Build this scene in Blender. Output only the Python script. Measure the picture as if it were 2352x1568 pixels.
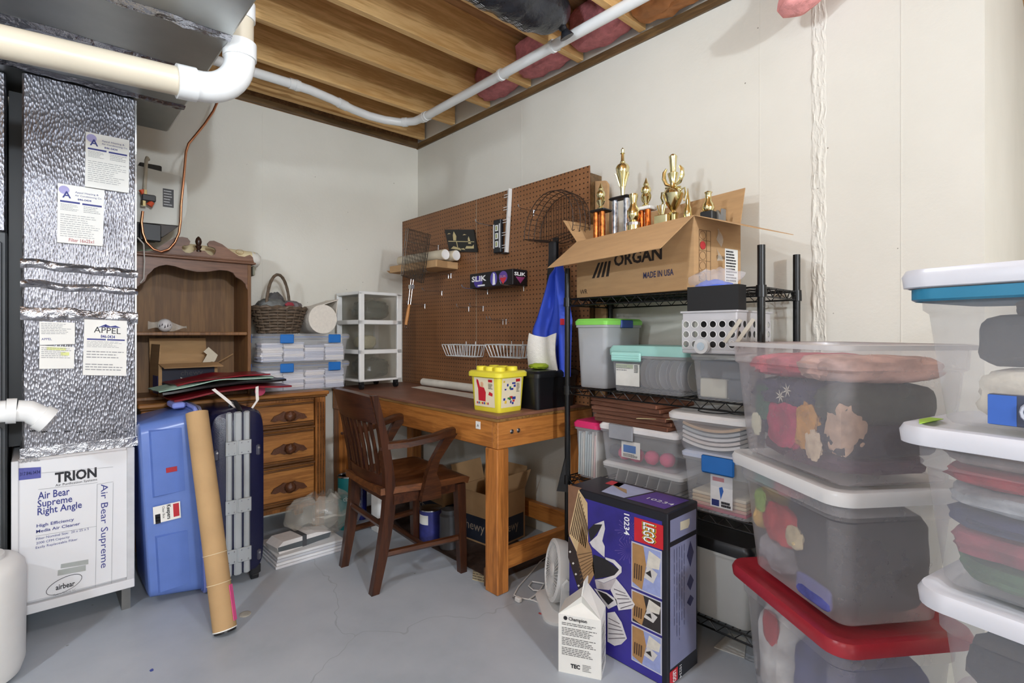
import bpy, math, random
from mathutils import Vector, Matrix, noise
S = bpy.context.scene
COL = S.collection
for o in list(bpy.data.objects): bpy.data.objects.remove(o, do_unlink=True)
PI = math.pi; R = math.radians
# ---------------------------------------------------------------- camera, world, lamps, exposure
CAM = (3.42, -2.16, 1.14); FPX = 1200.0; AZ = R(42.5); HX, HY = 1176.0, 765.0
cd = bpy.data.cameras.new('camera'); cam = bpy.data.objects.new('camera', cd); COL.objects.link(cam)
cam.location = CAM; cam.rotation_euler = (PI/2, 0, PI/2-AZ)
cd.sensor_width = 36; cd.lens = 36*FPX/2352; cd.shift_y = -19/2352; cd.clip_start = .03; cd.clip_end = 60
S.camera = cam
w = bpy.data.worlds.new('world'); S.world = w; w.use_nodes = True
w.node_tree.nodes['Background'].inputs[0].default_value = (.8, .85, 1, 1)
w.node_tree.nodes['Background'].inputs[1].default_value = .02
S.view_settings.view_transform = 'Standard'; S.view_settings.look = 'None'
S.view_settings.gamma = 1; S.view_settings.use_curve_mapping = False
S.view_settings.exposure = 0.44
def lamp(name, loc, watts, radius=.04, col=(.80, .89, 1)):
    l = bpy.data.lights.new(name, 'POINT'); l.energy = watts; l.shadow_soft_size = radius; l.color = col
    o = bpy.data.objects.new(name, l); COL.objects.link(o); o.location = loc; return o
lamp('bulb_or_fill_light', (2.45, -1.55, 2.2), 20)
lamp('bulb_or_fill_light', (2.4, -3.35, 1.9), 44, .05)
lamp('bulb_or_fill_light', (6.3, -2.2, 2.0), 225, .08)  # added fill with no known bulb, evens out the left wall
lamp('bulb_or_fill_light', (4.6, -5.2, 2.2), 55, .08)  # extra unseen fill behind the camera for flatter light
lamp('bulb_or_fill_light', (5.0, .9, 2.3), 4)  # weak light added only to brighten the dark recess

# ---------------------------------------------------------------- pixel helper (photo 2352x1568 -> a direction; the plane gives the distance)
FW = (-math.cos(AZ), math.sin(AZ)); RT = (math.sin(AZ), math.cos(AZ))
def P(x, y, ax, val):
    u = (x-HX)/FPX; d = (FW[0]+u*RT[0], FW[1]+u*RT[1], (HY-y)/FPX); i = 'XYZ'.index(ax)
    t = (val-CAM[i])/d[i]
    return Vector((CAM[0]+t*d[0], CAM[1]+t*d[1], CAM[2]+t*d[2]))
def depth(p): return (p[0]-CAM[0])*FW[0]+(p[1]-CAM[1])*FW[1]

# ---------------------------------------------------------------- mesh builder
class MB:
    def __init__(s): s.v = []; s.f = []
    def add(s, vs, fs):
        n = len(s.v); s.v += [Vector(p) for p in vs]; s.f += [tuple(i+n for i in f) for f in fs]; return s
    def box(s, x0, x1, y0, y1, z0, z1):
        return s.add([(x0,y0,z0),(x1,y0,z0),(x1,y1,z0),(x0,y1,z0),(x0,y0,z1),(x1,y0,z1),(x1,y1,z1),(x0,y1,z1)],
                     [(0,3,2,1),(4,5,6,7),(0,1,5,4),(1,2,6,5),(2,3,7,6),(3,0,4,7)])
    def rbox(s, x0, x1, y0, y1, z0, z1, r=.004):
        r = min(r, abs(x1-x0)*.45, abs(y1-y0)*.45, abs(z1-z0)*.45)
        L = []
        for z, i in ((z0, r), (z0+r, 0), (z1-r, 0), (z1, r)):
            a, b, c, d = x0+i, x1-i, y0+i, y1-i; e = r if i == 0 else r*.6
            L.append([(a+e,c,z),(b-e,c,z),(b,c+e,z),(b,d-e,z),(b-e,d,z),(a+e,d,z),(a,d-e,z),(a,c+e,z)])
        return s.loft(L)
    def loft(s, loops, cap0=True, cap1=True, closed=True):
        n = len(loops[0]); vs = [p for l in loops for p in l]; fs = []
        for k in range(len(loops)-1):
            for i in range(n if closed else n-1):
                j = (i+1) % n; fs.append((k*n+i, k*n+j, (k+1)*n+j, (k+1)*n+i))
        if cap0: fs.append(tuple(range(n-1, -1, -1)))
        if cap1: fs.append(tuple(range((len(loops)-1)*n, len(loops)*n)))
        return s.add(vs, fs)
    def cyl(s, p0, p1, r0, r1=None, n=12, cap=True):
        return s.tube([p0, p1], [r0, r0 if r1 is None else r1], n, cap)
    def tube(s, pts, r, n=8, cap=True, closed=False):
        pts = [Vector(p) for p in pts]; m = len(pts); rs = r if isinstance(r, (list, tuple)) else [r]*m
        ts = []
        for i in range(m):
            a = pts[(i-1) % m] if closed else pts[max(i-1, 0)]; b = pts[(i+1) % m] if closed else pts[min(i+1, m-1)]
            t = (b-a); ts.append(t.normalized() if t.length > 1e-9 else Vector((0,0,1)))
        u = ts[0].orthogonal().normalized(); loops = []
        for i in range(m):
            u = (u-ts[i]*u.dot(ts[i]))
            u = u.normalized() if u.length > 1e-6 else ts[i].orthogonal().normalized()
            w_ = ts[i].cross(u)
            loops.append([pts[i]+(u*math.cos(2*PI*k/n)+w_*math.sin(2*PI*k/n))*rs[i] for k in range(n)])
        if closed: loops.append(loops[0]); return s.loft(loops, False, False)
        return s.loft(loops, cap, cap)
    def lathe(s, prof, n=20, at=(0,0,0), cap=True):
        at = Vector(at)
        return s.loft([[at+Vector((r*math.cos(2*PI*k/n), r*math.sin(2*PI*k/n), z)) for k in range(n)] for r, z in prof], cap, cap)
    def prism(s, poly, ax, a0, a1):
        def q(p, a): return (a,p[0],p[1]) if ax == 'X' else (p[0],a,p[1]) if ax == 'Y' else (p[0],p[1],a)
        return s.loft([[q(p, a0) for p in poly], [q(p, a1) for p in poly]])
    def strip(s, poly, th=.0):
        return s.add(poly, [tuple(range(len(poly)))])
    def grid(s, fn, nu, nv):
        vs = [fn(i/nu, j/nv) for j in range(nv+1) for i in range(nu+1)]
        fs = [(j*(nu+1)+i, j*(nu+1)+i+1, (j+1)*(nu+1)+i+1, (j+1)*(nu+1)+i) for j in range(nv) for i in range(nu)]
        return s.add(vs, fs)
    def sheet(s, fn, nu, nv, th):       # grid with a thickness along its normals
        g = MB().grid(fn, nu, nv); V = g.v
        ns = [Vector() for _ in V]
        for f in g.f:
            nn = (V[f[1]]-V[f[0]]).cross(V[f[3]]-V[f[0]])
            for i in f: ns[i] += nn
        b = [p+n_.normalized()*th if n_.length > 0 else p for p, n_ in zip(V, ns)]
        m = len(V); W = nu+1
        fs = [tuple(reversed(f)) for f in g.f]+[tuple(i+m for i in f) for f in g.f]
        ring = list(range(nu))+[nu+W*j for j in range(nv)]+[nv*W+nu-i for i in range(nu)]+[W*(nv-j) for j in range(nv)]
        for i in range(len(ring)):
            a, c = ring[i], ring[(i+1) % len(ring)]; fs.append((a, c, c+m, a+m))
        return s.add(V+b, fs)
    def slab(s, quad, th):              # quad of 4 points, thickness along -normal
        q = [Vector(p) for p in quad]; n = (q[1]-q[0]).cross(q[3]-q[0]).normalized()*th
        return s.loft([[p-n for p in q], q])
    def xf(s, m):
        s.v = [m @ p for p in s.v]; return s
    def move(s, d):
        d = Vector(d); s.v = [p+d for p in s.v]; return s
    def join(s, o): return s.add(o.v, o.f)
def rrect(hx, hy, r, z, n=4, cx=0, cy=0):
    out = []
    for q, (sx, sy) in enumerate(((1,1),(-1,1),(-1,-1),(1,-1))):
        for k in range(n+1):
            a = PI/2*(q+k/n); out.append((cx+sx*(hx-r)+r*math.cos(a), cy+sy*(hy-r)+r*math.sin(a), z))
    return out
def link(name, mb, mat, smooth=False):
    me = bpy.data.meshes.new(name); me.from_pydata([tuple(p) for p in mb.v], [], mb.f); me.update()
    if mat is not None:
        me.materials.append(mat)
    if smooth:
        me.polygons.foreach_set('use_smooth', [True]*len(me.polygons)); me.set_sharp_from_angle(angle=R(42))
    o = bpy.data.objects.new(name, me); COL.objects.link(o); return o
def tag(o, label, cat, group=None):
    o['label'] = label; o['category'] = cat
    if group: o['group'] = group
    return o
def thing(name, label, cat, loc=(0,0,0), rz=0, group=None):
    o = bpy.data.objects.new(name, None); COL.objects.link(o); o.empty_display_size = .05
    o.location = loc; o.rotation_euler = (0,0,rz); return tag(o, label, cat, group)
def part(name, mb, mat, parent, smooth=False, label=None, world=False):
    if world:
        top = parent
        while top.parent: top = top.parent
        m = Matrix.Translation(top.location) @ Matrix.Rotation(top.rotation_euler[2], 4, 'Z')
        mb.xf(m.inverted())
    o = link(name, mb, mat, smooth); o.parent = parent
    if label: o['label'] = label
    return o
def solo(name, mb, mat, label, cat, smooth=False, group=None):     # one-mesh thing, origin moved to its base
    xs = [p.x for p in mb.v]; ys = [p.y for p in mb.v]; zs = [p.z for p in mb.v]
    c = Vector(((min(xs)+max(xs))/2, (min(ys)+max(ys))/2, min(zs)))
    o = link(name, mb.move(-c), mat, smooth); o.location = c; return tag(o, label, cat, group)
def struct(name, mb, mat, smooth=False):
    o = link(name, mb, mat, smooth); o['kind'] = 'structure'; return o
def copy_tree(o, parent=None):
    c = o.copy(); COL.objects.link(c)
    if parent: c.parent = parent
    for ch in list(o.children): copy_tree(ch, c)
    return c
def piece(src, parent, loc=None, rot=None):                        # a part that shares mesh data
    c = src.copy(); COL.objects.link(c); c.parent = parent
    if loc is not None: c.location = loc
    if rot is not None: c.rotation_euler = rot
    return c

# ---------------------------------------------------------------- materials
def lin(c): 
    return tuple(((x/255)/12.92 if x/255 <= .04045 else ((x/255+.055)/1.055)**2.4) for x in c)+(1,)
MATS = {}
def nodes(name):
    m = bpy.data.materials.new(name); m.use_nodes = True; nt = m.node_tree; b = nt.nodes['Principled BSDF']
    return m, nt, b
def coords(nt, stretch=(1,1,1)):
    tc = nt.nodes.new('ShaderNodeTexCoord'); mp = nt.nodes.new('ShaderNodeMapping')
    mp.inputs['Scale'].default_value = stretch; nt.links.new(tc.outputs['Object'], mp.inputs[0]); return mp.outputs[0]
def tex_noise(nt, vec, scale, detail=4, rough=.55):
    n = nt.nodes.new('ShaderNodeTexNoise'); n.inputs['Scale'].default_value = scale
    n.inputs['Detail'].default_value = detail; n.inputs['Roughness'].default_value = rough
    nt.links.new(vec, n.inputs['Vector']); return n.outputs['Fac']
def ramp(nt, fac, stops):
    r = nt.nodes.new('ShaderNodeValToRGB'); e = r.color_ramp.elements
    while len(e) < len(stops): e.new(.5)
    for k, (p, c) in enumerate(stops): e[k].position = p; e[k].color = c
    nt.links.new(fac, r.inputs[0]); return r.outputs[0]
def shade(c, k): return tuple(min(1, x*k) for x in c[:3])+(1,)
def bumpnode(nt, h, b, strength, dist=.01):
    n = nt.nodes.new('ShaderNodeBump'); n.inputs['Strength'].default_value = strength; n.inputs['Distance'].default_value = dist
    nt.links.new(h, n.inputs['Height']); nt.links.new(n.outputs[0], b.inputs['Normal'])
def M(c, rough=.5, metal=0., var=.1, vs=12, bump=0., bs=120, spec=.5, alpha=0., trans=None, stretch=(1,1,1), name=None):
    """plain procedural material: colour with a little mottling, optional relief, optional see-through share"""
    key = (tuple(c), rough, metal, var, vs, bump, bs, spec, alpha, trans, stretch)
    if key in MATS: return MATS[key]
    m, nt, b = nodes(name or 'surface_%d' % len(MATS)); L = lin(c); v = coords(nt, stretch)
    fac = tex_noise(nt, v, vs)
    nt.links.new(ramp(nt, fac, [(.3, shade(L, 1-var)), (.7, shade(L, 1+var))]), b.inputs['Base Color'])
    b.inputs['Roughness'].default_value = rough; b.inputs['Metallic'].default_value = metal
    b.inputs['Specular IOR Level'].default_value = spec
    if bump: bumpnode(nt, tex_noise(nt, v, bs), b, bump)
    if alpha:
        t = nt.nodes.new('ShaderNodeBsdfTransparent'); t.inputs[0].default_value = lin(trans) if trans else (1,1,1,1)
        mx = nt.nodes.new('ShaderNodeMixShader'); mx.inputs[0].default_value = alpha
        nt.links.new(b.outputs[0], mx.inputs[1]); nt.links.new(t.outputs[0], mx.inputs[2])
        nt.links.new(mx.outputs[0], nt.nodes['Material Output'].inputs[0])
    MATS[key] = m; return m
def WOOD(c1, c2, along='X', scale=14, rough=.45, bump=.15, stretch=14, spec=.5, name='wood'):
    key = ('wood', c1, c2, along, scale, rough, bump, stretch, spec)
    if key in MATS: return MATS[key]
    m, nt, b = nodes(name); st = [stretch]*3; st['XYZ'.index(along)] = 1
    v = coords(nt, tuple(x*.25 for x in st))
    n1 = tex_noise(nt, v, scale*.35, 6, .6)
    dist = nt.nodes.new('ShaderNodeTexNoise'); dist.inputs['Scale'].default_value = scale*.12; nt.links.new(v, dist.inputs['Vector'])
    n2 = tex_noise(nt, v, scale*1.6, 3, .7)
    mx = nt.nodes.new('ShaderNodeMath'); mx.operation = 'ADD'; nt.links.new(n1, mx.inputs[0])
    m2 = nt.nodes.new('ShaderNodeMath'); m2.operation = 'MULTIPLY'; m2.inputs[1].default_value = .35; nt.links.new(n2, m2.inputs[0]); nt.links.new(m2.outputs[0], mx.inputs[1])
    A, B = lin(c1), lin(c2)
    nt.links.new(ramp(nt, mx.outputs[0], [(.45, A), (.62, shade(B, .9)), (.72, A), (.85, B)]), b.inputs['Base Color'])
    b.inputs['Roughness'].default_value = rough; b.inputs['Specular IOR Level'].default_value = spec
    if bump: bumpnode(nt, mx.outputs[0], b, bump, .004)
    MATS[key] = m; return m
# ---------------------------------------------------------------- shared materials
BLACK = M((22,22,24), .45); BLACKW = M((18,18,19), .35, .2); WHITEP = M((232,231,228), .4, var=.03); STEEL = M((190,190,192), .25, 1)
CHROME = M((205,205,208), .16, 1, var=.03); INK = M((28,28,34), .6); INKB = M((52,58,130), .6); PAPER = M((236,234,228), .8, var=.03)
GREYTXT = M((150,150,152), .8); CARD = M((190,152,108), .85, var=.07, vs=9, bump=.08, bs=60, stretch=(1,1,6)); CARD2 = M((164,128,88), .85, var=.08, vs=9)
GOLD = M((232,222,172), .14, 1, var=.05); COPPER = M((214,150,112), .28, 1)
CLEAR = M((228,229,234), .15, var=.02, alpha=.72); MILKY = M((224,220,222), .3, var=.02, alpha=.69); FROST = M((206,208,210), .4, var=.02, alpha=.4)
FILM = M((228,224,212), .12, var=.03, alpha=.76, bump=.5, bs=25)
def text(body, org, xd, up, size, mat, parent, fit=None, bold=0., name='lettering', align='LEFT', proud=.0008, hfit=None, world=True, label=None):
    cu = bpy.data.curves.new('t', 'FONT'); cu.body = body; cu.size = 1; cu.align_x = align; cu.offset = bold; cu.extrude = .0; cu.resolution_u = 2
    ob = bpy.data.objects.new('t', cu); COL.objects.link(ob); me = bpy.data.meshes.new_from_object(ob)
    bpy.data.objects.remove(ob); bpy.data.curves.remove(cu)
    xs = [v.co.x for v in me.vertices] or [0, 1]
    sx = size if fit is None else fit/(max(xs)-min(xs)+1e-6)
    xd = Vector(xd).normalized(); up = Vector(up).normalized(); nn = xd.cross(up)
    org = Vector(org); x0 = min(xs) if fit is not None and align == 'LEFT' else 0
    mb = MB(); mb.v = [org+xd*((v.co.x-x0)*sx)+up*(v.co.y*size)+nn*proud for v in me.vertices]; mb.f = [tuple(p.vertices) for p in me.polygons]
    bpy.data.meshes.remove(me)
    return part(name, mb, mat, parent, world=world, label=label)
def textpx(body, x0, y0, x1, hpx, ax, val, mat, parent, bold=0., up=(0,0,1), name='lettering', label=None, proud=.0008):
    """one line of lettering whose baseline starts at pixel (x0,y0) and ends at column x1 on the given plane"""
    a = P(x0, y0, ax, val); b = P(x1, y0, ax, val); b.z = a.z
    size = hpx*depth(a)/FPX/.7
    return text(body, a, b-a, up, size, mat, parent, fit=(b-a).length, bold=bold, name=name, label=label, proud=proud)
def lines(mb, quad, rows, fill=.62, seed=1, ragged=.35, proud=.0008, gaps=0):
    """rows of thin printed strokes standing for a paragraph too small to read"""
    rnd = random.Random(seed); q = [Vector(p) for p in quad]; n = (q[1]-q[0]).cross(q[3]-q[0]).normalized()*proud
    for i in range(rows):
        if gaps and i % gaps == gaps-1: continue
        v0 = (i+.5-fill/2)/rows; v1 = (i+.5+fill/2)/rows; e = 1-ragged*rnd.random(); x = 0.
        while x < e:
            wd = .05+.1*rnd.random(); x1 = min(x+wd, e)
            mb.add([p+n for p in (lerp2(q, x, v0), lerp2(q, x1, v0), lerp2(q, x1, v1), lerp2(q, x, v1))], [(0,1,2,3)]); x = x1+.02
    return mb
def lerp2(q, u, v): return (q[0]*(1-u)+q[1]*u)*(1-v)+(q[3]*(1-u)+q[2]*u)*v
def lump(c, size, seed=0, box=3.2, amp=.16, freq=3., nu=22, nv=14, flat=True):
    """soft folded-cloth body: boxy ellipsoid with folds, standing on its base"""
    mb = MB(); c = Vector(c); loops = []
    for j in range(nv+1):
        th = PI*j/nv; ring = []
        for i in range(nu):
            ph = 2*PI*i/nu; d = Vector((math.sin(th)*math.cos(ph), math.sin(th)*math.sin(ph), -math.cos(th)))
            k = (abs(d.x)**box+abs(d.y)**box+abs(d.z)**box)**(-1/box); p = d*k
            nz = noise.noise(p*freq+Vector((seed*7.1, seed*3.3, 0)))*amp+noise.noise(p*freq*2.6+Vector((seed, 5, 1)))*amp*.55
            p = p*(1+nz)
            if flat: p.z = max(p.z, -1)
            ring.append(c+Vector((p.x*size[0]/2, p.y*size[1]/2, (p.z+1)*size[2]/2)))
        loops.append(ring)
    return mb.loft(loops, False, False)

# ================================================================ THE SETTING
def wall_mat():
    m, nt, b = nodes('painted_concrete'); v = coords(nt)
    a = tex_noise(nt, v, 1.3, 5); base = ramp(nt, a, [(.3, lin((214,210,198))), (.7, lin((226,222,211)))])
    pits = nt.nodes.new('ShaderNodeTexVoronoi'); pits.inputs['Scale'].default_value = 9; nt.links.new(v, pits.inputs['Vector'])
    big = tex_noise(nt, v, 2.2, 2)
    mm = nt.nodes.new('ShaderNodeMath'); mm.operation = 'MULTIPLY_ADD'; mm.inputs[1].default_value = .16; mm.inputs[2].default_value = -.02; nt.links.new(big, mm.inputs[0])
    lt = nt.nodes.new('ShaderNodeMath'); lt.operation = 'LESS_THAN'; nt.links.new(pits.outputs['Distance'], lt.inputs[0])
    mm2 = nt.nodes.new('ShaderNodeMath'); mm2.operation = 'MULTIPLY'; mm2.inputs[1].default_value = .36; nt.links.new(mm.outputs[0], mm2.inputs[0]); nt.links.new(mm2.outputs[0], lt.inputs[1])
    mix = nt.nodes.new('ShaderNodeMixRGB'); nt.links.new(lt.outputs[0], mix.inputs[0]); nt.links.new(base, mix.inputs[1]); mix.inputs[2].default_value = lin((150,144,132))
    nt.links.new(mix.outputs[0], b.inputs['Base Color']); b.inputs['Roughness'].default_value = .62
    h = nt.nodes.new('ShaderNodeMath'); h.operation = 'SUBTRACT'; nt.links.new(tex_noise(nt, v, 60, 5), h.inputs[0]); nt.links.new(lt.outputs[0], h.inputs[1])
    bumpnode(nt, h.outputs[0], b, .22, .006); return m
def floor_mat():
    m, nt, b = nodes('grey_painted_concrete'); v = coords(nt)
    a = tex_noise(nt, v, 2.0, 8, .62); base = ramp(nt, a, [(.32, lin((164,172,180))), (.5, lin((176,183,191))), (.72, lin((187,193,200)))])
    st = tex_noise(nt, v, 5.5, 6, .75); smask = ramp(nt, st, [(.66, (0,0,0,1)), (.74, (1,1,1,1))])
    mix = nt.nodes.new('ShaderNodeMixRGB'); nt.links.new(smask, mix.inputs[0]); nt.links.new(base, mix.inputs[1]); mix.inputs[2].default_value = lin((200,202,202))
    vo = nt.nodes.new('ShaderNodeTexVoronoi'); vo.feature = 'DISTANCE_TO_EDGE'; vo.inputs['Scale'].default_value = .37
    dn = nt.nodes.new('ShaderNodeTexNoise'); dn.inputs['Scale'].default_value = 6; nt.links.new(v, dn.inputs['Vector'])
    ad = nt.nodes.new('ShaderNodeMixRGB'); ad.inputs[0].default_value = .12; nt.links.new(v, ad.inputs[1]); nt.links.new(dn.outputs['Color'], ad.inputs[2]); nt.links.new(ad.outputs[0], vo.inputs['Vector'])
    cr = nt.nodes.new('ShaderNodeMath'); cr.operation = 'LESS_THAN'; cr.inputs[1].default_value = .0006; nt.links.new(vo.outputs['Distance'], cr.inputs[0])
    mix2 = nt.nodes.new('ShaderNodeMixRGB'); nt.links.new(cr.outputs[0], mix2.inputs[0]); nt.links.new(mix.outputs[0], mix2.inputs[1]); mix2.inputs[2].default_value = lin((162,168,175))
    sp = nt.nodes.new('ShaderNodeTexVoronoi'); sp.inputs['Scale'].default_value = 7; nt.links.new(v, sp.inputs['Vector'])
    sl = nt.nodes.new('ShaderNodeMath'); sl.operation = 'LESS_THAN'; sl.inputs[1].default_value = .035; nt.links.new(sp.outputs['Distance'], sl.inputs[0])
    mix3 = nt.nodes.new('ShaderNodeMixRGB'); nt.links.new(sl.outputs[0], mix3.inputs[0]); nt.links.new(mix2.outputs[0], mix3.inputs[1]); mix3.inputs[2].default_value = lin((140,142,142))
    nt.links.new(mix3.outputs[0], b.inputs['Base Color']); b.inputs['Roughness'].default_value = .42
    bumpnode(nt, st, b, .06, .004); return m
WALL = wall_mat()
H0 = 2.54                                    # top of the concrete
struct('floor', MB().box(-.2, 7, -7, 2.6, -.12, 0), floor_mat())
wl = struct('wall_left', MB().box(-.25, 0, -7, .0, 0, H0), WALL)
wr = struct('wall_right', MB().box(-.25, 3.217, 0, .25, 0, 2.9), WALL)
struct('wall_recess_side', MB().box(2.967, 3.217, .2502, 2.3, 0, 2.9), WALL)
struct('wall_recess_back', MB().box(3.2172, 7, 2.05, 2.3, 0, 2.9), WALL)
struct('wall_front', MB().box(-.25, 7, -7.2, -7.0002, 0, 2.9), WALL)
struct('wall_east', MB().box(6.8, 7, -7, 2.0498, 0.0002, 2.9), WALL)
# form lines and the rough pour joint of the right wall
for px in (1198, 1745, 2070):
    x = P(px, 400, 'Y', 0).x; part('form_seam', MB().box(x-.0015, x+.0015, -.0008, .001, .02, 2.5), WALL, wr)
for px in (603,):
    y = P(px, 400, 'X', 0).y; part('form_seam', MB().box(-.001, .0016, y-.002, y+.002, .02, 2.5), WALL, wl)
xa, xb = P(1864, 400, 'Y', 0).x, P(1898, 400, 'Y', 0).x
def joint(u, v):
    x = xa+(xb-xa)*u+.006*noise.noise(Vector((v*40, u, 3))); z = .3+2.2*v
    e = min(1, min(u, 1-u)*10)
    return (x, -.0005-e*(.0006+.005*max(0, noise.noise(Vector((u*3, v*30, 0))))+.004*max(0, noise.noise(Vector((u*7, v*80, 2))))+.0035*noise.noise(Vector((u*14, v*190, 5)))**2), z)
part('rough_pour_joint', MB().grid(lambda u, v: joint(1-u, v), 14, 420), WALL, wr, False)
# sill plates, rim boards, joists and subfloor above
PLATE = WOOD((120,92,58), (92,70,44), 'X', name='sill_plate_wood'); PLATEY = WOOD((120,92,58), (92,70,44), 'Y', name='sill_plate_wood')
JOIST = WOOD((236,194,132), (214,164,100), 'Y', 10, .6, .1, name='joist_pine'); RIM = WOOD((150,108,68), (120,84,50), 'X', 10, .7, .1)
SUB = WOOD((186,142,98), (160,114,74), 'Y', 6, .75, .15, name='subfloor_board')
struct('trim_1', MB().box(-.1, 3.2, -.012, -.0002, H0-.004, H0+.038).move((0, 0, 0)), PLATE)
struct('trim_2', MB().box(.0002, .022, -3.0, -.0125, H0+.004, H0+.04), PLATEY)
ce = struct('ceiling', MB().box(-.25, 7, -7, 2.3, 2.82, 2.9), SUB)
part('subfloor_seam', MB().box(0, 6.8, -1.221, -1.218, 2.8185, 2.8199), INK, ce)
struct('trim_3', MB().box(-.25, -.0002, -7, 0, H0, 2.82), RIM)
src = None; JZ = H0+.042
jx = [.10]+[P(a, b, 'Y', -.02).x for a, b in ((1040, 296), (1120, 257), (1213, 209), (1332, 147), (1474, 81))]
d = (jx[-1]-jx[1])/4
jx += [jx[-1]+d*k for k in range(1, 10)]
for k, x in enumerate(jx):
    if x > 6.7: continue
    if src is None: src = part('joist', MB().rbox(-.019, .019, -6.99, -.013, JZ, 2.8198, .002), JOIST, ce); src.location = (x, 0, 0)
    else: piece(src, ce, (x, 0, 0))
print('JOISTS', [round(x, 3) for x in jx])
# pink insulation tucked in the joist ends, kraft faced piece, drooping piece
PINK = M((196,120,122), .95, var=.22, vs=25, bump=.8, bs=40, name='fibreglass'); KRAFT = M((176,116,66), .7, var=.25, vs=14, bump=.5, bs=18)
for k, lab in ((2, 'narrow pink insulation tuft above the pegboard corner of the wall'), (3, 'pink insulation tuft in the joist bay behind the white pipe'),
               (4, 'wide dark pink insulation tuft in the bay above the wall stain')):
    a, b = jx[k]+.022, jx[k+1]-.022
    solo('insulation_batt', lump(((a+b)/2, -.09, JZ+.005), (b-a, .15, .2), k, 5, .12, 3.5), PINK, lab, 'insulation', True, 'insulation batts in the joist bays')
a, b = jx[5]+.022, jx[6]-.022
solo('insulation_batt', lump(((a+b)/2, -.1, JZ-.012), (b-a, .17, .2), 9, 5, .2, 4), KRAFT, 'orange-brown kraft paper faced insulation stuffed at the wall top', 'insulation', True, 'insulation batts in the joist bays')
tip, end_ = P(1792, 34, 'Y', -.15), P(1915, -75, 'Y', -.13); top_ = Vector((end_.x+.05, -.13, 2.60))
def droop(u, v):
    a = 2*PI*u; r = .062*min(1, (v*6+.15)**.6)*(1+.22*noise.noise(Vector((math.cos(a)*2, math.sin(a)*2, v*5))))
    d = (end_-tip).normalized(); n1 = Vector((-d.z, 0, d.x)); c_ = tip.lerp(end_, min(1, v/.6)) if v < .6 else end_.lerp(top_, (v-.6)/.4)
    return c_+n1*r*.75*math.cos(a)+Vector((0, 1, 0))*r*1.1*math.sin(a)
solo('insulation_batt', MB().grid(lambda u, v: droop(u, v), 24, 24), M((222,150,146), .95, var=.2, vs=25, bump=.7, bs=40), 'pink insulation strip drooping from the ceiling over the bare wall', 'insulation', True)
# ================================================================ PIPES, DUCTS AND THE FURNACE CORNER
PVC = M((212,200,178), .35, var=.05, vs=5); PVCW = M((236,236,234), .28, var=.02)
def foil_mat(name, s=1.):
    m, nt, b = nodes(name); v = coords(nt)
    big = tex_noise(nt, v, 3.5*s, 4, .6); base = ramp(nt, big, [(.3, lin((104,104,110))), (.7, lin((150,150,156)))])
    nt.links.new(base, b.inputs['Base Color']); b.inputs['Metallic'].default_value = 1; b.inputs['Roughness'].default_value = .34
    mp = nt.nodes.new('ShaderNodeMapping'); mp.inputs['Scale'].default_value = (150*s, 150*s, 60*s); mp.inputs['Rotation'].default_value = (.5, 0, 0)
    tc = nt.nodes.new('ShaderNodeTexCoord'); nt.links.new(tc.outputs['Object'], mp.inputs[0])
    vo = nt.nodes.new('ShaderNodeTexVoronoi'); vo.inputs['Scale'].default_value = 1; nt.links.new(mp.outputs[0], vo.inputs['Vector'])
    sm = nt.nodes.new('ShaderNodeMath'); sm.operation = 'MULTIPLY'; sm.inputs[1].default_value = .4; nt.links.new(vo.outputs['Distance'], sm.inputs[0])
    ad = nt.nodes.new('ShaderNodeMath'); ad.operation = 'ADD'; nt.links.new(sm.outputs[0], ad.inputs[0])
    lo = nt.nodes.new('ShaderNodeMath'); lo.operation = 'MULTIPLY'; lo.inputs[1].default_value = .8; nt.links.new(tex_noise(nt, v, 5*s, 3), lo.inputs[0]); nt.links.new(lo.outputs[0], ad.inputs[1])
    bumpnode(nt, ad.outputs[0], b, .6, .008); return m
FOIL = foil_mat('foil_facing'); TAPE = M((170,170,175), .25, 1, var=.1, vs=20, bump=.9, bs=30); GALV = M((176,178,176), .42, 1, var=.08, vs=6, bump=.12, bs=8)
XD = .75                                     # front face of the upright duct
t = thing('return_air_duct', 'upright foil-faced air duct with paper notices taped on it', 'duct', (.5, -2.02, .68))
part('duct_body', MB().rbox(.28, XD, -2.191, -1.843, .68, 2.118, .006), FOIL, t, world=True)
def band(z, amp, h, seed):
    def f(u, v):
        y = -2.196+.358*u; zz = z+(v-.5)*h+amp*noise.noise(Vector((u*4, seed, 0)))-.012*u
        bulge = math.sin(PI*v)*(.008+.008*noise.noise(Vector((u*14, v*3, seed))))
        return (XD+.0008+max(0, bulge), y, zz)
    return MB().sheet(f, 40, 6, -.0006)
for z, a, h, s in ((1.325, .01, .03, 1), (1.215, .014, .05, 2), (1.40, .012, .035, 5)): part('foil_tape', band(z, a, h, s), TAPE, t, True, world=True)
part('foil_tape', MB().box(.30, XD+.004, -2.197, -1.838, .672, .71), TAPE, t, True, world=True)
rnd = random.Random(4)
mk = MB()
for k in range(9):
    a = P(68+k*27, 992+2*k % 5, 'X', XD+.0015)
    for q in range(3): 
        mk.add([a+Vector((0, .006*q, .004*rnd.random())), a+Vector((0, .006*q+.005, 0)), a+Vector((0, .006*q+.005, .004)), a+Vector((0, .006*q, .008))], [(0,1,2,3)])
part('ink_dashes', mk, INK, t, world=True)
part('corner_bead', MB().box(XD-.001, XD+.0025, -1.847, -1.842, .71, 2.11), M((230,230,232), .2, 1), t, world=True)

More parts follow.
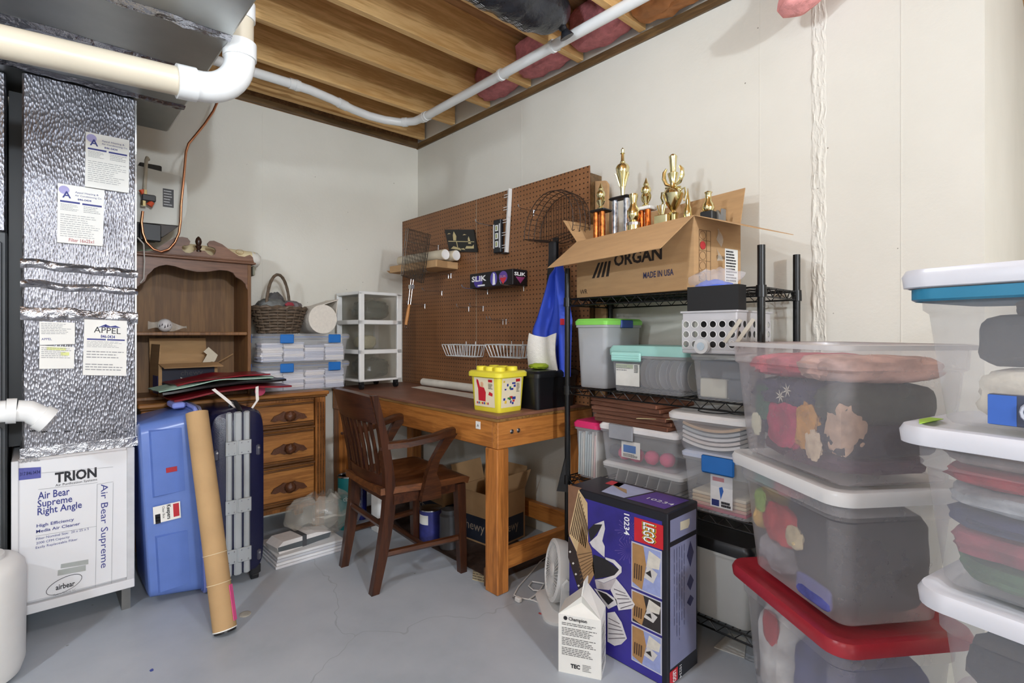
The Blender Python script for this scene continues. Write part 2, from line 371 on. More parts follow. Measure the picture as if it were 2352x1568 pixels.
# horizontal trunk over it
t = thing('trunk_duct', 'horizontal foil-wrapped trunk duct running under the joists', 'duct', (1.6, -1.95, 2.12))
part('duct_body', MB().rbox(.40, 1.80, -2.30, -1.672, 2.1215, 2.5, .008), GALV, t, world=True)
def wr_band(x, w_, seed):
    return MB().sheet(lambda u, v: (x+(v-.5)*w_+.012*noise.noise(Vector((u*5, seed, 2)))+.1*u*0, -1.675-.60*u, 2.1205-max(0, math.sin(PI*v)*(.008+.01*noise.noise(Vector((u*12, v*4, seed)))))), 40, 6, .0006)
for x, w_, s in ((1.15, .07, 3), (.78, .05, 4), (1.5, .05, 8)): part('foil_tape', wr_band(x, w_, s), TAPE, t, True, world=True)

# papers on the upright duct
XP = XD+.012
def sheet_on_duct(px, label, name='paper_notice'):
    q = [P(x, y, 'X', XP) for x, y in px]                    # bottom-left, bottom-right, top-right, top-left
    c = (q[0]+q[1])/2; t = thing(name, label, 'paper', (XP, c.y, min(q[0].z, q[1].z)))
    part('sheet', MB().slab(q, .0115), PAPER, t, world=True); return t, q
def sub(q, u0, u1, v0, v1): return [lerp2(q, a, b) for a, b in ((u0, v0), (u1, v0), (u1, v1), (u0, v1))]
def fill(mb, q, proud=.0008):
    n = (q[1]-q[0]).cross(q[3]-q[0]).normalized()*proud; return mb.add([p+n for p in q], [(0,1,2,3)])
for (px, lab, s) in (([(195,428),(296,443),(297,322),(197,302)], 'upper white service form with a blue letter A on the foil duct', 3),
                     ([(131,556),(236,565),(240,437),(133,420)], 'lower white service form with red handwriting at its foot on the foil duct', 7)):
    t, q = sheet_on_duct(px, lab); k = (q[1]-q[0]).length
    xd = q[1]-q[0]; up = q[3]-q[0]
    text('A', lerp2(q, .1, .77), xd, up, .036, INKB, t, bold=.02)
    mb = MB(); c0 = lerp2(q, .13, .9)
    part('round_logo', MB().add([c0+xd.normalized()*(.016*math.cos(2*PI*i/16))+up.normalized()*(.016*math.sin(2*PI*i/16))+Vector((.0006,0,0)) for i in range(16)], [tuple(range(16))]), M((176,170,214), .8), t, world=True)
    text('Appel Heating &', lerp2(q, .36, .875), xd, up, .009, INKB, t, fit=k*.52)
    text('Air Conditioning Co.', lerp2(q, .36, .82), xd, up, .009, INKB, t, fit=k*.6)
    text('846-0434', lerp2(q, .42, .755), xd, up, .010, INKB, t, fit=k*.3, bold=.02)
    mb = MB(); fill(mb, sub(q, .05, .47, .69, .72)); fill(mb, sub(q, .52, .95, .685, .715)); part('blue_bars', mb, INKB, t, world=True)
    mb = lines(MB(), sub(q, .06, .45, .55, .67), 5, .3, s); lines(mb, sub(q, .55, .95, .55, .67), 4, .3, s+1); lines(mb, sub(q, .06, .95, .1, .5), 11, .22, s+2); part('printed_lines', mb, GREYTXT, t, world=True)
    if s == 7: text('Filter 16x25x1', lerp2(q, .25, .03), xd, up, .018*k/.13, M((170,60,70), .8), t, fit=k*.55)
t, q = sheet_on_duct([(91,792),(172,790),(172,741),(90,738)], 'small printed warranty card on the foil duct above a plain one')
mb = lines(MB(), sub(q, .05, .95, .45, .95), 7, .3, 5); part('printed_lines', mb, GREYTXT, t, world=True)
text('APPEL', lerp2(q, .05, .2), q[1]-q[0], q[3]-q[0], .012, INKB, t, fit=.03); 
t, q = sheet_on_duct([(90,847),(170,846),(171,797),(91,793)], 'small card with yellow highlighted lines on the foil duct')
mb = lines(MB(), sub(q, .05, .95, .45, .95), 6, .3, 8); part('printed_lines', mb, GREYTXT, t, world=True)
mb = MB(); fill(mb, sub(q, .2, .75, .82, .95), .0004); fill(mb, sub(q, .6, .85, .6, .75), .0004); part('highlighter', mb, M((222,226,150), .8), t, world=True)
t, q = sheet_on_duct([(190,861),(290,863),(292,737),(194,733)], 'white service sheet headed with a blue roof logo, low on the foil duct')
xd, up = q[1]-q[0], q[3]-q[0]
text('APPEL', lerp2(q, .22, .77), xd, up, .034, INK, t, fit=xd.length*.62)
mb = MB(); rp = lambda u, v: lerp2(q, u, v)+Vector((.0008, 0, 0))
mb.add([rp(.3,.86), rp(.5,.885), rp(.5,.93), rp(.3,.86)][:3], [(0,1,2)]); mb.add([rp(.45,.87), rp(.85,.87), rp(.72,.91), rp(.6,.89), rp(.5,.92)], [(0,1,2,3,4)]); part('roof_logo', mb, INKB, t, world=True)
text('846-0434', lerp2(q, .38, .68), xd, up, .017, INKB, t, fit=xd.length*.33, bold=.02)
mb = MB(); fill(mb, sub(q, .07, .5, .635, .66)); fill(mb, sub(q, .53, .95, .635, .66)); part('blue_bars', mb, INKB, t, world=True)
mb = lines(MB(), sub(q, .07, .95, .5, .62), 5, .25, 11); lines(mb, sub(q, .07, .95, .3, .45), 3, .3, 12); lines(mb, sub(q, .05, .95, .08, .22), 3, .35, 13); part('printed_lines', mb, GREYTXT, t, world=True)

# media air cleaner cabinet under the duct
XC = .78
t = thing('air_cleaner_cabinet', 'white metal air cleaner cabinet with printed front under the foil duct', 'air cleaner', (.5, -2.03, 0))
bl, br, tr_, tl = P(36,1409,'X',XC), P(309,1349,'X',XC), P(313,1023,'X',XC), P(15,1036,'X',XC)
WM = M((222,222,224), .35, var=.02); y0, y1, z0, z1 = tl.y+.012, br.y, .11, .671
part('cabinet_body', MB().rbox(.30, XC-.02, y0, y1, z0, z1, .004), WM, t, world=True)
part('front_panel', MB().rbox(XC-.02, XC-.004, y0+.006, y1-.008, z0+.03, z1-.008, .003), M((226,226,228), .45, var=.01), t, world=True)
part('side_channel', MB().rbox(XC-.02, XC+.004, y1-.026, y1, z0, z1, .002), M((196,196,198), .35), t, world=True)
part('side_channel', MB().rbox(XC-.02, XC+.002, y0, y0+.02, z0, z1, .002), WM, t, world=True)
part('bottom_rail', MB().rbox(XC-.02, XC+.006, y0, y1, z0-.012, z0+.022, .002), WM, t, world=True)
for yy in (y0+.005, y1-.04): part('leg', MB().box(.3, XC-.03, yy, yy+.03, 0, z0), M((120,120,118), .5, .6), t, world=True)
XT = XC-.0035
tp = lambda b_, x0, y0_, x1, h, mat=INK, bold=0.: textpx(b_, x0, y0_, x1, h, 'X', XT, mat, t, bold)
tp('TRION', 126, 1108, 222, 22, INK, .035); tp('Air Purification Systems', 127, 1117, 223, 5.5)
tp('Air Bear', 87, 1147, 160, 17, INKB, .012); tp('Supreme', 86, 1165, 166, 16, INKB, .012); tp('Right Angle', 86, 1183, 188, 16, INKB, .012)
tp('High Efficiency', 84, 1211, 170, 7, INKB, .012); tp('Media Air Cleaner', 83, 1224, 184, 7, INKB, .012)
tp('Filter Nominal Size:  20 x 25 x 5', 83, 1240, 204, 5.5, INKB); tp('2000 CFM Capacity', 83, 1250, 160, 5.5, INKB); tp('Easily Replaceable Filter', 82, 1260, 178, 5.5, INKB)
tp('APPEL', 48, 1063, 92, 9, GREYTXT, .02)
a = P(232, 1112, 'X', XT); text('Air Bear Supreme', a, (0,0,-1), (0,1,0), .032, INKB, t, fit=P(232,1112,'X',XT).z-P(232,1305,'X',XT).z)
mb = MB(); q = [P(x, y, 'X', XT) for x, y in ((42,1103),(94,1097),(94,1072),(42,1075))]; fill(mb, q); part('blue_phone_block', mb, M((84,88,160), .6), t, world=True)
tp('317.846.0434', 46, 1093, 92, 8, M((200,200,216), .6))
mb = MB()
def rule(x0, y0_, x1, y1_, w_=.0012):
    a, b = P(x0, y0_, 'X', XT+.0008), P(x1, y1_, 'X', XT+.0008); mb.tube([a, b], w_*.5, 4)
for r_ in ((88,1124,224,1108),(94,1086,260,1072),(223,1112,219,1350),(260,1108,256,1342),(223,1112,260,1106),(82,1231,222,1208),(219,1350,256,1342)): rule(*r_)
part('printed_rules', mb, GREYTXT, t, world=True)
mb = MB(); q = [P(x, y, 'X', XT) for x, y in ((139,1305),(203,1295),(203,1284),(140,1295))]; fill(mb, q); q = [P(x, y, 'X', XT) for x, y in ((132,1322),(197,1310),(197,1297),(133,1309))]; fill(mb, q); part('printed_handle', mb, M((168,172,168), .5), t, world=True)
c0 = P(148, 1342, 'X', XT+.0012); part('oval_logo', MB().tube([c0+Vector((0, .052*math.cos(2*PI*i/32), .028*math.sin(2*PI*i/32)+.012*math.cos(2*PI*i/32))) for i in range(32)], .001, 4, closed=True), INK, t, world=True)
tp('airbear', 128, 1355, 172, 12, INK, .02); tp('Made in Sanford, NC', 122, 1369, 174, 5, GREYTXT)

# furnace and its plenum at the left edge
t = thing('furnace', 'dark grey metal furnace cabinet at the far left edge', 'furnace', (.42, -2.6, 0))
FUR = M((74,76,78), .5, .35, var=.1); FUR2 = M((44,45,47), .5, .3)
part('cabinet_body', MB().rbox(.12, .70, -2.95, -2.232, .06, 1.52, .006), FUR, t, world=True)
part('door_panel', MB().rbox(.70, .712, -2.92, -2.245, .82, 1.48, .004), FUR, t, world=True)
part('door_panel', MB().rbox(.70, .712, -2.92, -2.245, .10, .79, .004), M((92,95,97), .45, .35), t, world=True)
part('plenum', MB().rbox(.14, .69, -2.93, -2.236, 1.5205, 2.119, .005), FOIL, t, world=True)
part('dark_gap_filler', MB().box(.15, .55, -2.2315, -2.1915, .69, 2.1), BLACK, t, world=True)  # black filler standing in for the shade between furnace and duct
part('foot_rail', MB().box(.16, .66, -2.93, -2.25, 0, .06), FUR2, t, world=True)
# 45 degree elbow stub in front of the duct
def px_pt(x, y, ax, v): return P(x, y, ax, v)
XE = 1.0; a, b, c, d_ = [P(x, y, 'X', XE) for x, y in ((14, 944), (38, 943), (66, 944), (112, 966))]
t = thing('pipe_elbow', 'short white plastic 45 degree pipe elbow in front of the foil duct', 'pipe', (XE, b.y, b.z-.05))
part('socket', MB().tube([a, b], .042, 20), PVCW, t, True, world=True)
part('bend', MB().tube([b, c, c+(d_-c)*.25, d_], .036, 20), PVCW, t, True, world=True)
part('socket', MB().tube([c+(d_-c)*.55, d_], .044, 20), PVCW, t, True, world=True)
part('flue_stub', MB().tube([a, Vector((XE, a.y-.25, a.z)), Vector((.72, a.y-.25, a.z))], .036, 16), PVCW, t, True, world=True)
# white tub
t = thing('plastic_tub', 'white round plastic tub cut off by the left edge of the photo', 'tub', (.985, -2.318, 0))
part('tub_wall', MB().lathe([(.1, .0), (.128, .012), (.14, .05), (.142, .34), (.138, .37), (.12, .392), (.09, .397)], 40), WHITEP, t, True)
part('tub_lid_knob', MB().lathe([(.09, .397), (.088, .41), (.03, .418)], 32), WHITEP, t, True)

# big PVC pipe with elbow and riser
t = thing('drain_pipe', 'thick cream plastic pipe with a white elbow under the foil trunk duct', 'pipe', (1.42, -2.1, 1.9))
XB = 1.42; A = Vector((XB, -2.75, 1.905)); B = Vector((XB, -1.755, 1.968)); Rr = .0445
part('horizontal_run', MB().tube([A, B], Rr, 28), PVC, t, True, world=True)
cx = B+Vector((0, .0, 0)); arc = [Vector((XB, -1.755+.13*math.sin(R(k*9)), 1.968+.13*(1-math.cos(R(k*9))))) for k in range(11)]
part('elbow', MB().tube([B-Vector((0,.045,.003))]+arc+[arc[-1]+Vector((0,0,.045))], .049, 28), PVCW, t, True, world=True)
for p0, p1 in ((B-Vector((0,.06,.004)), B-Vector((0,.005,0))), (arc[-1]+Vector((0,0,.005)), arc[-1]+Vector((0,0,.06)))): part('elbow_collar', MB().tube([p0, p1], .054, 28), PVCW, t, True, world=True)
part('riser', MB().tube([arc[-1], (XB, -1.625, 2.56)], Rr, 24), PVC, t, True, world=True)
part('coupling', MB().tube([(XB, -1.625, 2.24), (XB, -1.625, 2.30)], .05, 24), PVCW, t, True, world=True)
# small white pipe below the joists
t = thing('vacuum_pipe', 'long thin white plastic pipe strapped under the joists', 'pipe', (1.6, -.28, 2.53))
ZP = 2.545; rp_ = .0255
pts = [(.40,-1.66,ZP), (.41,-1.1,ZP), (.405,-.98,ZP), (.375,-.84,ZP), (.325,-.68,ZP), (.305,-.56,ZP), (.315,-.45,ZP), (.355,-.35,ZP), (.43,-.295,ZP), (.54,-.283,ZP)]
part('bent_run', MB().tube(pts, rp_, 16), PVCW, t, True, world=True)
part('straight_run', MB().tube([(.53,-.283,ZP), (3.15,-.283,ZP)], rp_, 16), PVCW, t, True, world=True)
for a, b in (((.41,-1.04,ZP), (.41,-1.10,ZP)), ((.36,-.79,ZP), (.34,-.73,ZP)), ((.50,-.285,ZP), (.56,-.283,ZP)), ((.36,-.345,ZP), (.385,-.325,ZP))): part('coupling', MB().tube([a, b], rp_+.004, 16), PVCW, t, True, world=True)
for x, y, dx, dy in ((.41,-1.06,0,1), (.53,-.283,1,0), (jx[3]+.06,-.283,1,0), (jx[4]+.05,-.283,1,0)):
    s_ = MB().tube([Vector((x, y, ZP))-Vector((dx, dy, 0))*.008, Vector((x, y, ZP))+Vector((dx, dy, 0))*.008], rp_+.006, 16); s_.box(x-.008-.03*dy, x+.008-.02*dy, y-.008+.02*dx, y+.008+.04*dx, ZP-.004, ZP+.036); part('pipe_strap', s_, PVCW, t, False, world=True)

# black plastic wrapped flexible duct between the joists
t = thing('flexible_duct', 'black plastic-wrapped flexible duct with white printing between the joists', 'duct', (1.72, -.9, 2.5))
def sausage(u, v):
    a = 2*PI*u; y = -.37-1.15*v; r = .108*min(1, (v*9+.18)**.5)*(1+.06*noise.noise(Vector((math.cos(a)*2, math.sin(a)*2, v*14)))+.03*math.sin(v*60+2*math.sin(a)))
    return Vector((1.812-.02*v+r*math.cos(a), y, 2.585-.02*min(1, v*5)+r*math.sin(a)*.95))
BAG = M((40,42,47), .22, 0, var=.35, vs=16, bump=.7, bs=22)
part('plastic_sleeve', MB().grid(lambda u, v: sausage(1-u, v), 28, 48), BAG, t, True, world=True)
part('tied_end', MB().tube([(1.81,-.40,2.56), (1.815,-.365,2.53), (1.82,-.35,2.50)], [.03,.016,.034], 12), BAG, t, True, world=True)
mb = MB()
for k, (v0, v1, a0, a1) in enumerate(((.14,.3,.60,.74), (.36,.55,.6,.74), (.62,.8,.6,.74))):
    for r_ in range(9):
        for c_ in range(7):
            if random.Random(k*100+r_*10+c_).random() < .25: continue
            va = v0+(v1-v0)*c_/7; vb = va+(v1-v0)*.1; ua = a0+(a1-a0)*r_/9; ub = ua+.006
            f = lambda u, v: sausage(u, v)*1.0+(sausage(u, v)-Vector((1.812-.02*v, -.37-1.15*v, 2.57))).normalized()*.0015
            mb.add([f(ua, va), f(ua, vb), f(ub, vb), f(ub, va)], [(0,1,2,3)])
part('white_printing', mb, M((196,198,200), .6), t, world=True)

# bypass humidifier on the wall side with its copper line
XH = .10
t = thing('humidifier', 'beige curved wall humidifier cabinet with black base behind the foil duct', 'humidifier', (.1, -1.66, 1.66))
BEI = M((204,202,192), .45, var=.03)
c4 = [P(x, y, 'X', .28) for x, y in ((318,510),(411,518),(418,405),(330,382))]
prof = [(c4[0].y-.02, c4[0].z), (c4[1].y, c4[1].z), (c4[1].y+.03, c4[1].z+.06), (c4[1].y+.038, (c4[1].z+c4[2].z)/2), (c4[2].y+.02, c4[2].z-.02), (c4[2].y-.01, c4[2].z), (c4[3].y-.03, c4[3].z)]
part('cabinet', MB().prism(prof, 'X', .03, .28), BEI, t, world=True)
part('top_box', MB().rbox(.08, .22, c4[3].y-.01, c4[3].y+.085, c4[3].z-.02, c4[3].z+.035, .004), BLACK, t, world=True)
part('drain_pan', MB().prism([(c4[0].y-.02, c4[0].z-.002), (c4[1].y, c4[1].z-.002), (c4[1].y-.07, c4[1].z-.065), (c4[0].y-.02, c4[0].z-.07)], 'X', .04, .27), M((56,46,40), .5), t, world=True)
part('control_block', MB().rbox(.28, .31, c4[0].y, c4[0].y+.09, c4[0].z-.09, c4[0].z-.005, .004), BLACK, t, world=True)
n0, n1 = P(374,474,'X',.2815), P(399,436,'X',.2815)
pl = part('name_plate', MB().box(.28, .2815, n0.y, n1.y, n0.z, n1.z), M((60,60,62), .5), t, world=True)
mb = MB(); lines(mb, [Vector((.2816, y, z)) for y, z in ((n0.y+.004, n0.z+.005), (n1.y-.004, n0.z+.005), (n1.y-.004, n1.z-.005), (n0.y+.004, n1.z-.005))], 6, .4, 3); part('plate_print', mb, M((190,190,190), .5), pl, world=True)
v0 = P(332, 452, 'X', .33)
part('solenoid_valve', MB().rbox(.30, .345, v0.y-.012, v0.y+.045, v0.z-.02, v0.z+.012, .004), M((50,50,52), .4), t, world=True)
part('valve_cap', MB().cyl(v0+Vector((.0,-.004,.012)), v0+Vector((0,-.012,.032)), .010, .013), M((226,88,48), .5), t, True, world=True)
part('valve_cap', MB().cyl(v0+Vector((.0,.03,-.02)), v0+Vector((0,.018,-.04)), .012, .014), M((226,88,48), .5), t, True, world=True)
part('brass_nut', MB().cyl(v0+Vector((0,0,.012)), v0+Vector((0,0,.034)), .012, n=6), GOLD, t, world=True)
part('brass_nut', MB().cyl(v0+Vector((0,-.005,-.045)), v0+Vector((0,-.005,-.02)), .012, n=6), GOLD, t, world=True)
part('feed_tube', MB().tube([v0+Vector((0,.0,.03)), P(336,368,'X',.33), P(338,362,'X',.32), P(341,366,'X',.30)], .008, 8), M((190,180,160), .4), t, True, world=True)
cp = [P(x, y, 'X', .34) for x, y in ((328,485),(325,510),(328,535),(336,556),(352,572),(370,578),(388,572),(402,556),(411,535),(415,505),(416,470),(421,420),(424,385),(427,350),(433,330),(448,312),(470,285),(490,255),(505,222),(513,195),(516,165),(517,120))]
solo('copper_tube', MB().tube(cp, .0058, 10), COPPER, 'bent thin copper tube looping from the humidifier up to the ceiling', 'tube', True)
wp = [P(x, y, 'X', .33) for x, y in ((316,545),(330,560),(332,600),(330,640),(322,650))]
solo('drain_hose', MB().tube(wp, .0035, 6), M((196,188,180), .6), 'thin grey drain cord hanging beside the foil duct and bookcase', 'cord', True)
# ================================================================ DRESSER, BOOKCASE TOP AND WHAT STANDS ON THEM
OAK = WOOD((184,124,62), (154,98,46), 'Y', 16, .42, .12, name='oak'); OAKV = WOOD((170,110,54), (128,78,34), 'Z', 16, .42, .2, name='oak_upright')
OAKD = WOOD((124,82,44), (92,58,30), 'Y', 16, .4, .2, name='oak_moulding'); WAL = WOOD((128,90,68), (106,72,54), 'Y', 12, .4, .08, name='dark_walnut'); WALV = WOOD((136,94,54), (110,72,40), 'Z', 12, .42, .08, name='walnut_upright')
PULL = M((92,54,32), .4, var=.2, vs=40, bump=.2)
DX, DY0, DY1, DZ = .44, -1.80, -.88, .805
t = thing('dresser', 'low oak chest of drawers with carved leaf pulls along the left wall', 'dresser', (.22, -1.34, 0))
part('top', MB().rbox(.02, DX, DY0, DY1, DZ-.022, DZ, .005), OAK, t, world=True)
part('top_moulding', MB().rbox(.025, DX-.008, DY0+.008, DY1-.008, DZ-.034, DZ-.0222, .004), OAKD, t, world=True)
part('carcass', MB().box(.03, DX-.045, DY0+.02, DY1-.02, .14, DZ-.0342), OAKV, t, world=True)
for y in (DY0+.015, DY1-.075): 
    o = part('stile', MB().rbox(DX-.045, DX-.018, y, y+.06, .10, DZ-.0345, .003), OAKV, t, world=True)
    for k in range(3): part('flute', MB().cyl((DX-.0175, y+.014+.016*k, .2), (DX-.0175, y+.014+.016*k, .74), .004, n=6), OAKD, o, world=True)
for y in (DY0+.02, DY1-.075):
    for x in (.04, DX-.07): part('foot', MB().rbox(x, x+.05, y, y+.055, 0, .14, .004), OAKV, t, world=True)
def leaf_pull(o, y, z):
    x = DX-.018
    def wing(s): 
        pl = [(0,.022),(.03,.03),(.052,.018),(.08,.008),(.098,-.016),(.076,-.022),(.052,-.016),(.03,-.028),(0,-.024)]
        return MB().prism([(y+s*a, z+b) for a, b in (pl if s > 0 else pl[::-1])], 'X', x, x+.012)
    h = part('pull', wing(1).join(wing(-1)), PULL, o, world=True)
    part('pull_bud', lump((x+.022, y, z-.026), (.046, .06, .056), 3, 2.2, .2, 3), PULL, h, True, world=True)
for k, (za, zb) in enumerate(((.61, .752), (.405, .595), (.18, .39))):
    o = part('drawer', MB().rbox(DX-.045, DX-.026, DY0+.08, DY1-.08, za, zb, .003), OAK, t, world=True)
    if k == 2: o['label'] = 'bottom drawer'
    y0, y1 = DY0+.085, DY1-.085
    for z, h in ((zb-.016, .012), (za+.004, .014), (za+.024, .006)): part('drawer_bead', MB().rbox(DX-.026, DX-.016, y0, y1, z, z+h, .003), OAKD, o, world=True)
    for y in (DY0+.225, DY1-.225): leaf_pull(o, y, (za+zb)/2-.005)
    part('rail', MB().rbox(DX-.045, DX-.02, DY0+.076, DY1-.076, za-.014, za-.002, .002), OAKD, t, world=True)

HXF = .30; yl, yr = -1.815, P(577, 700, 'X', HXF).y
t = thing('bookcase_hutch', 'dark wooden bookcase top with scrolled pediment standing on the dresser', 'bookcase', (.16, (yl+yr)/2, DZ))
ZT = P(480, 600, 'X', HXF).z
part('side_panel', MB().rbox(.03, HXF, yr-.018, yr, DZ, ZT, .002), WALV, t, world=True)
part('side_panel', MB().rbox(.03, HXF, yl, yl+.018, DZ, ZT, .002), WALV, t, world=True)
part('back_panel', MB().box(.022, .03, yl, yr, DZ, ZT), WOOD((132,96,56), (112,78,44), 'Z', 8, .55, .05, name='plywood_back'), t, world=True)
zs = P(450, 762, 'X', HXF).z
part('shelf', MB().rbox(.03, HXF-.004, yl+.018, yr-.018, zs-.018, zs, .003), WALV, t, world=True)
part('base_board', MB().rbox(.03, HXF-.002, yl+.018, yr-.018, DZ, DZ+.018, .003), WALV, t, world=True)
part('cornice', MB().rbox(.025, HXF+.022, yl-.008, yr+.02, ZT, ZT+.012, .004), WAL, t, world=True)
part('cornice_lip', MB().rbox(.025, HXF+.014, yl-.004, yr+.012, ZT+.012, ZT+.02, .003), WAL, t, world=True)
zz2 = lambda x, y, X=HXF: P(x/3.136, 540+y/3.136, 'X', X)
def poly2(pts, X=HXF): return [(p.y, p.z) for p in (zz2(x, y, X) for x, y in pts)]
ped = [(1090,150),(1120,110),(1150,82),(1200,48),(1260,18),(1310,12),(1350,20),(1370,45),(1362,70),(1340,75),(1320,72),(1308,88),(1315,110),(1335,125),(1365,130),(1395,118),(1405,108),(1470,112),(1480,118),(1495,135),(1520,148),(1545,138),(1555,112),(1545,94),(1525,86),(1500,80),(1494,60),(1510,42),(1540,40),(1600,66),(1660,112),(1720,150),(1760,156),(1785,146),(1800,142),(1820,160),(1826,200),(1826,212)]
pp = poly2(ped)
pp = [(y, max(z, ZT+.02)) for y, z in pp]; pp[0] = (pp[0][0]-.06, ZT+.02)
part('pediment', MB().prism(pp[::-1], 'X', HXF-.012, HXF+.004), WAL, t, world=True)
val = [(1045,330),(1062,285),(1090,262),(1110,238),(1150,220),(1200,212),(1260,222),(1330,245),(1420,263),(1500,262),(1580,250),(1640,255),(1680,270),(1700,300),(1740,322),(1768,350),(1775,378)]
vp = poly2(val); vp = [(yl+.018, vp[0][1]-.04)]+vp+[(yr-.018, vp[-1][1]-.01), (yr-.018, ZT-.0005), (yl+.018, ZT-.0005)]
part('scalloped_valance', MB().prism(vp, 'X', HXF-.018, HXF-.002), WAL, t, world=True)
fb = P(456, 577, 'X', HXF-.004); part('finial', MB().lathe([(.014,0),(.015,.008),(.008,.014),(.013,.022),(.016,.03),(.010,.036),(.014,.045),(.016,.055),(.012,.07),(.004,.08),(.0,.082)], 16, fb-Vector((0,0,.004))), M((58,36,24), .3), t, True, world=True)
# on top of the bookcase: a rolled poster and a green paper
a0, a1 = Vector((.15, yr-.36, ZT+.062)), Vector((.15, yr+.085, ZT+.048))
t = thing('paper_roll', 'loose cream paper roll with a smiley sketch on top of the bookcase', 'paper roll', (.15, yr-.1, ZT+.012))
part('roll', MB().tube([a0, a0.lerp(a1, .7), a1-Vector((0,.03,0)), a1], [.045,.046,.046,.03], 20), M((226,208,166), .7, var=.06), t, True, world=True)
part('wrapped_end', MB().tube([a1-Vector((0,.05,0)), a1-Vector((0,.02,.004)), a1+Vector((0,.0,-.01))], [.0475,.0475,.032], 20), M((225,221,212), .6), t, True, world=True)
sc = P(551, 578, 'X', .1985); mb = MB().tube([sc+Vector((0,.02*math.cos(2*PI*i/18), .014*math.sin(2*PI*i/18))) for i in range(18)], .0012, 4, closed=True); mb.tube([sc+Vector((0,.01*math.cos(R(200+14*i)), .007*math.sin(R(200+14*i)))) for i in range(11)], .001, 4)
part('smiley_sketch', mb, M((186,150,96), .8), t, world=True)
g = [Vector((.20, -1.76, ZT+.021)), Vector((.20, -1.58, ZT+.06)), Vector((.10, -1.56, ZT+.085)), Vector((.10, -1.76, ZT+.05))]
solo('tissue_paper', MB().sheet(lambda u, v: lerp2(g, u, v)+Vector((0,0,.012*abs(noise.noise(Vector((u*5, v*5, 1)))))), 12, 8, .002), M((196,214,180), .8, var=.1), 'crumpled pale green paper lying on top of the bookcase', 'paper')
solo('paint_card', MB().rbox(.10, .26, yr+.0205, yr+.032, ZT-.055, ZT+.0).move((0,0,0)), M((150,150,132), .8), 'grey-green card strip hanging at the bookcase corner', 'card')
# ornament on the shelf
oc = P(379, 737, 'X', .2)
t = thing('wrapped_ornament', 'white ornament ball wrapped in clear film on the bookcase shelf', 'ornament', (.2, oc.y, zs))
part('ball', MB().lathe([(.002,0)]+[(.034*math.sin(R(a)), .034-.034*math.cos(R(a))) for a in range(15, 180, 15)]+[(.001,.068)], 20), M((226,222,222), .3, var=.12, vs=30), t, True)
mk = MB()
for k in range(6): 
    a = R(-70+20*k); mk.add([Vector((.0352*math.cos(a+q), .0352*math.sin(a+q), .034+h)) for q, h in ((-.1,-.016+.006*(k%3)),(.1,-.012+.006*(k%3)),(.05,.012-.005*(k%2)))], [(0,1,2)])
part('dark_spots', mk, M((50,36,40), .5), t)
part('film_wrap', MB().sheet(lambda u, v: (.01+.03*math.sin(u*9)*.2, -.075+.17*u, .012+.05*v*(1-.5*u)+.01*math.sin(u*8+v*4)), 14, 6, .0006), FILM, t, True)
# open carton with navy print in the lower compartment
def carton(name, label, loc, rz, L, W, H, mat=CARD, inner=None, flaps=(), group=None, th=.004):
    """open box, local x along its long side; flaps: (side, length, angle from upright in degrees)"""
    t = thing(name, label, 'box', loc, rz, group); a, b = L/2, W/2
    part('bottom', MB().box(-a, a, -b, b, 0, th), mat, t)
    part('side', MB().box(-a, a, -b, -b+th, th, H), mat, t); part('side', MB().box(-a, a, b-th, b, th, H), mat, t)
    part('end', MB().box(-a, -a+th, -b+th, b-th, th, H), mat, t); part('end', MB().box(a-th, a, -b+th, b-th, th, H), mat, t)
    for sd, ln, ang in flaps:
        s_, c_ = math.sin(R(ang))*ln, math.cos(R(ang))*ln; fl = .6*th
        q = {'f': [(-a,-b,H),(a,-b,H),(a*.99,-b-s_,H+c_),(-a*.99,-b-s_,H+c_)], 'b': [(a,b,H),(-a,b,H),(-a*.99,b+s_,H+c_),(a*.99,b+s_,H+c_)],
             'l': [(-a,b,H),(-a,-b,H),(-a-s_,-b*.98,H+c_),(-a-s_,b*.98,H+c_)], 'r': [(a,-b,H),(a,b,H),(a+s_,b*.98,H+c_),(a+s_,-b*.98,H+c_)]}[sd]
        part('flap', MB().slab(q, fl), mat, t)
    return t
bc = P(425, 885, 'X', .21)
t = carton('shipping_carton', 'open brown carton with a navy printed side in the lower bookcase compartment', (.185, bc.y, DZ+.0185), PI/2+R(4), .27, .18, .16, CARD, flaps=(('f',.1,100),('b',.13,8),('l',.1,-4)))
NAVY = M((26,30,52), .5); part('navy_print', MB().box(-.12, .12, -.0912, -.0902, .01, .15), NAVY, t); part('blue_print', MB().box(-.1362, -.1352, -.08, .02, .01, .1), M((40,52,120), .5), t)
text('chewy', (-.04, -.0913, .098), (1,0,0), (0,0,1), .04, M((70,66,72), .5), t, world=False)
part('white_paper_scrap', MB().prism([(-.035,.02),(.02,.03),(.05,.06),(.03,.085),(0,.07),(-.04,.09),(-.03,.05)], 'Y', -.0925, -.0915), PAPER, t)
q0 = P(500, 815, 'X', .17)
solo('white_bracket', MB().prism([(q0.y-.10, q0.z-.085), (q0.y-.078, q0.z-.10), (q0.y-.012, q0.z-.03), (q0.y, q0.z), (q0.y-.045, q0.z+.045), (q0.y-.07, q0.z+.02), (q0.y-.052, q0.z+.004)], 'X', .165, .172), M((222,212,190), .6), 'cream cardboard hook piece sticking out of the open carton', 'cardboard piece')
solo('wood_stick', MB().cyl((.2, q0.y-.04, q0.z-.06), (.2, q0.y+.07, q0.z+.005), .003, n=6), CARD2, 'thin brown stick poking out of the open carton', 'stick')

